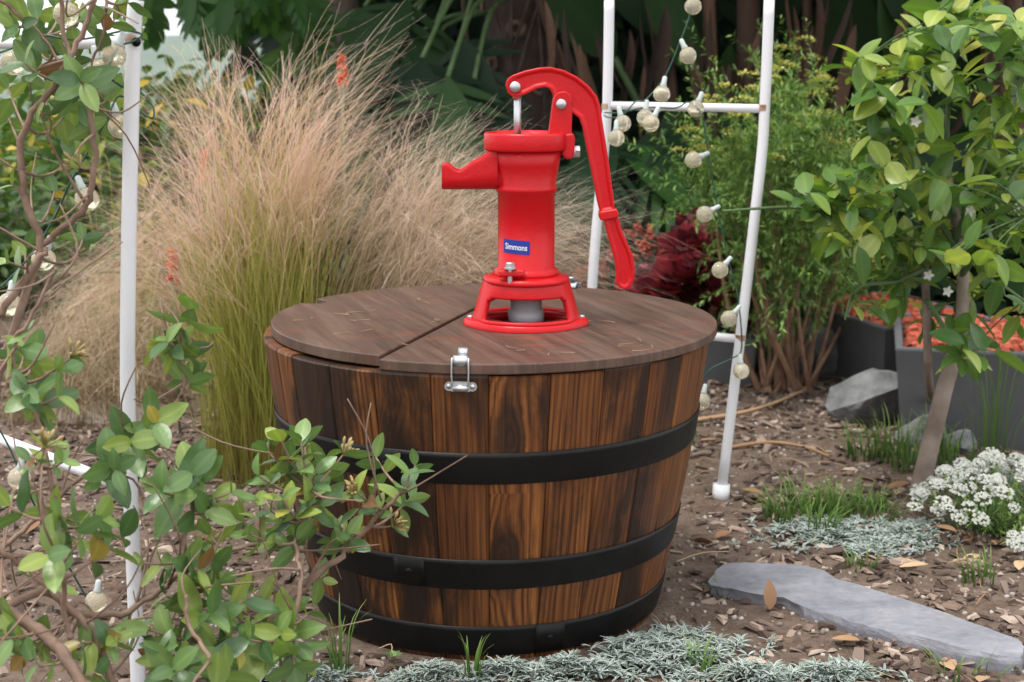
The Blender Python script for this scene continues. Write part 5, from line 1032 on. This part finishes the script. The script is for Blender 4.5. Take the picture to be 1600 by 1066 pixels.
tuft('single thin grass tuft at the foot of the barrel under the honeysuckle', 528, 1055, 16, .10, .04, .015, wid=.002)
tuft('small bright grass tuft in front of the barrel', 738, 1062, 12, .08, .03, .01, wid=.002)
tuft('small grass tuft rooted in the silver ground cover mound', 1095, 1050, 16, .05, .05, .015, wid=.002)
tuft('sparse grass tuft on the soil below the white flowers', 1530, 905, 30, .05, .04, .03)
tuft('grass sprouts at the end of the slate slab', 1500, 1055, 20, .05, .04, .05); tuft('tiny grass tuft behind the slate slab', 1350, 885, 22, .03, .03, .03); tuft('tall thin grass beside the large planter', 1550, 740, 22, .26, .10, .04); tuft('small green sprout beside the right of the barrel', 1075, 700, 14, .06, .03, .02); tuft('little grass tuft at the corner of the slate slab', 1128, 928, 14, .03, .03, .02)
def silver_patch(label, pts, n_, mound=0.0):
    q = LeafMB(); cx = sum(p[0] for p in pts) / len(pts)
    for _ in range(n_):
        px, py, rx, ry = random.choice(pts); x = random.gauss(px, rx); y = random.gauss(py, ry); g = on(x, y, GZ0)
        if not free(g.x, g.y) or math.hypot(g.x, g.y) < .285: continue
        e = mound * math.exp(-((x - px) / rx) ** 2 * .4 - ((y - py) / ry) ** 2 * .4) if mound else 0; c = Vector((g.x, g.y, gz(g.x, g.y) + .002 + e * U(.2, 1)))
        for k in range(random.randint(7, 12)): a = U(0, 6.28); q.leaf(basis(c, Vector((math.cos(a), math.sin(a), U(.15, 1.0))), ZZ), U(.011, .022), U(.0018, .0028), n=3, fold=.5, curl=.6)
    o = q.build('silver_ground_cover', M['silver']); tag(o, label, 'ground cover')
silver_patch('silvery white-edged ground cover spreading in front of the barrel', [(1050, 1012, 50, 14), (980, 1022, 40, 14), (1080, 1032, 50, 16), (1040, 1030, 60, 16), (900, 1050, 50, 8), (790, 1056, 50, 6), (680, 1060, 40, 5), (1170, 1062, 50, 6), (460, 1060, 40, 6), (1300, 1056, 40, 6)], 820, .022)
silver_patch('thin silver ground cover mixed into the grass patch by the citrus tree', [(1320, 835, 50, 12), (1380, 850, 40, 10), (1270, 830, 40, 10), (1420, 830, 30, 8)], 420, .01)
# white alyssum
hb = MB()
for k in range(26):
    d = rv(1).normalized(); d.z = abs(d.z) * .8; p = Vector((d.x * .0115, d.y * .0115, d.z * .009)); s_ = .0034
    hb.poly([p + Vector(v) * s_ for v in ((1, 0, 0), (-1, 0, 0), (0, 1, 0), (0, -1, 0), (0, 0, .8), (0, 0, -.8))], [(0, 2, 4), (2, 1, 4), (1, 3, 4), (3, 0, 4), (2, 0, 5), (1, 2, 5), (3, 1, 5), (0, 3, 5)], random.random())
hm = hb.mesh('flower_head', False); hm.materials.append(M['petal'])
def alyssum(label, x, y, rx, ry, h, n_):
    g = on(x, y, GZ0); root = thing('white_alyssum', label, 'flowers', (g.x, g.y, gz(g.x, g.y))); q = LeafMB(); st = MB()
    for k in range(n_):
        a = U(0, 6.28); r = math.sqrt(random.random()); p = g + Vector((rx * r * math.cos(a), ry * r * math.sin(a), h * (1 - .75 * r * r) * U(.8, 1.1) + .008)); put('flower_head', hm, Matrix.Translation(p) @ Matrix.Rotation(R(U(10, 45)), 4, 'X') @ Matrix.Rotation(U(0, 6), 4, 'Z') @ Matrix.Scale(U(.75, 1.2), 4), root)
        st.tube([g + Vector(((p.x - g.x) * .5, (p.y - g.y) * .5, 0)), p], .0007, 4)
        for j in range(9): t = random.random(); c = g + (p - g) * t; q.leaf(basis(c, rv(1), ZZ), .018, .0035, n=2)
    rel(q.build('foliage', M['needle']), root); rel(st.build('stems', M['greenstem'], None, kind='stuff'), root)
alyssum('mound of small white alyssum flower heads at the corner of the slate slab bed', 1556, 832, .135, .17, .12, 120)
alyssum('little white flowers behind the citrus trunk in the red chip bed', 1472, 560, .06, .05, .14, 14)
# yellowed leaf and small rosettes at the barrel foot
b = LeafMB(); g = on(615, 1030, GZ0); sp = thing('seedling', 'tiny green seedling on the soil at the barrel foot', 'plant', (g.x, g.y, gz(g.x, g.y)))
for k in range(7): a = k * .9; b.leaf(basis(g + Vector((0, 0, .002)), Vector((math.cos(a), math.sin(a), .7)), ZZ), .014, .008, n=4)
rel(b.build('leaves', M['honey'], None, kind=None), sp)

# straw bits lying on the lid
lb2 = MB()
for x, y in ((520, 490), (545, 500), (570, 488), (480, 500), (650, 470), (690, 500), (640, 540), (820, 545), (860, 550), (985, 540), (1000, 535), (1020, 545), (930, 500), (560, 520)):
    p = on(x, y, ZL + .0032)
    for _ in range(2):
        a = U(0, 6.28); L = U(.012, .035); e = p + Vector((math.cos(a) * L, math.sin(a) * L, 0)); lb2.tube(smooth_path([p, p.lerp(e, .5) + Vector((U(-.006, .006), U(-.006, .006), .0005)), e], 4), .0004, 4, random.random())
tag(lb2.build('straw_bits', M['straw'], None, True, 'stuff'), 'fine dry straw bits lying on the brown lid', 'straw')
# haze in the air over the valley
M['haze'] = bpy.data.materials.new('haze'); M['haze'].use_nodes = True; ht = M['haze'].node_tree; ht.nodes.remove(ht.nodes['Principled BSDF'])
pv = ht.nodes.new('ShaderNodeVolumePrincipled'); pv.inputs['Color'].default_value = (0.80, 0.88, 1.0, 1); pv.inputs['Density'].default_value = 0.00032; ht.links.new(pv.outputs[0], ht.nodes['Material Output'].inputs['Volume'])
b = MB(); b.box((-50, 650, -33), (2600, 1600, 84)); hz_o = b.build('haze', M['haze'], None, False, 'stuff'); tag(hz_o, 'pale haze in the air over the valley and the far hill', 'haze')
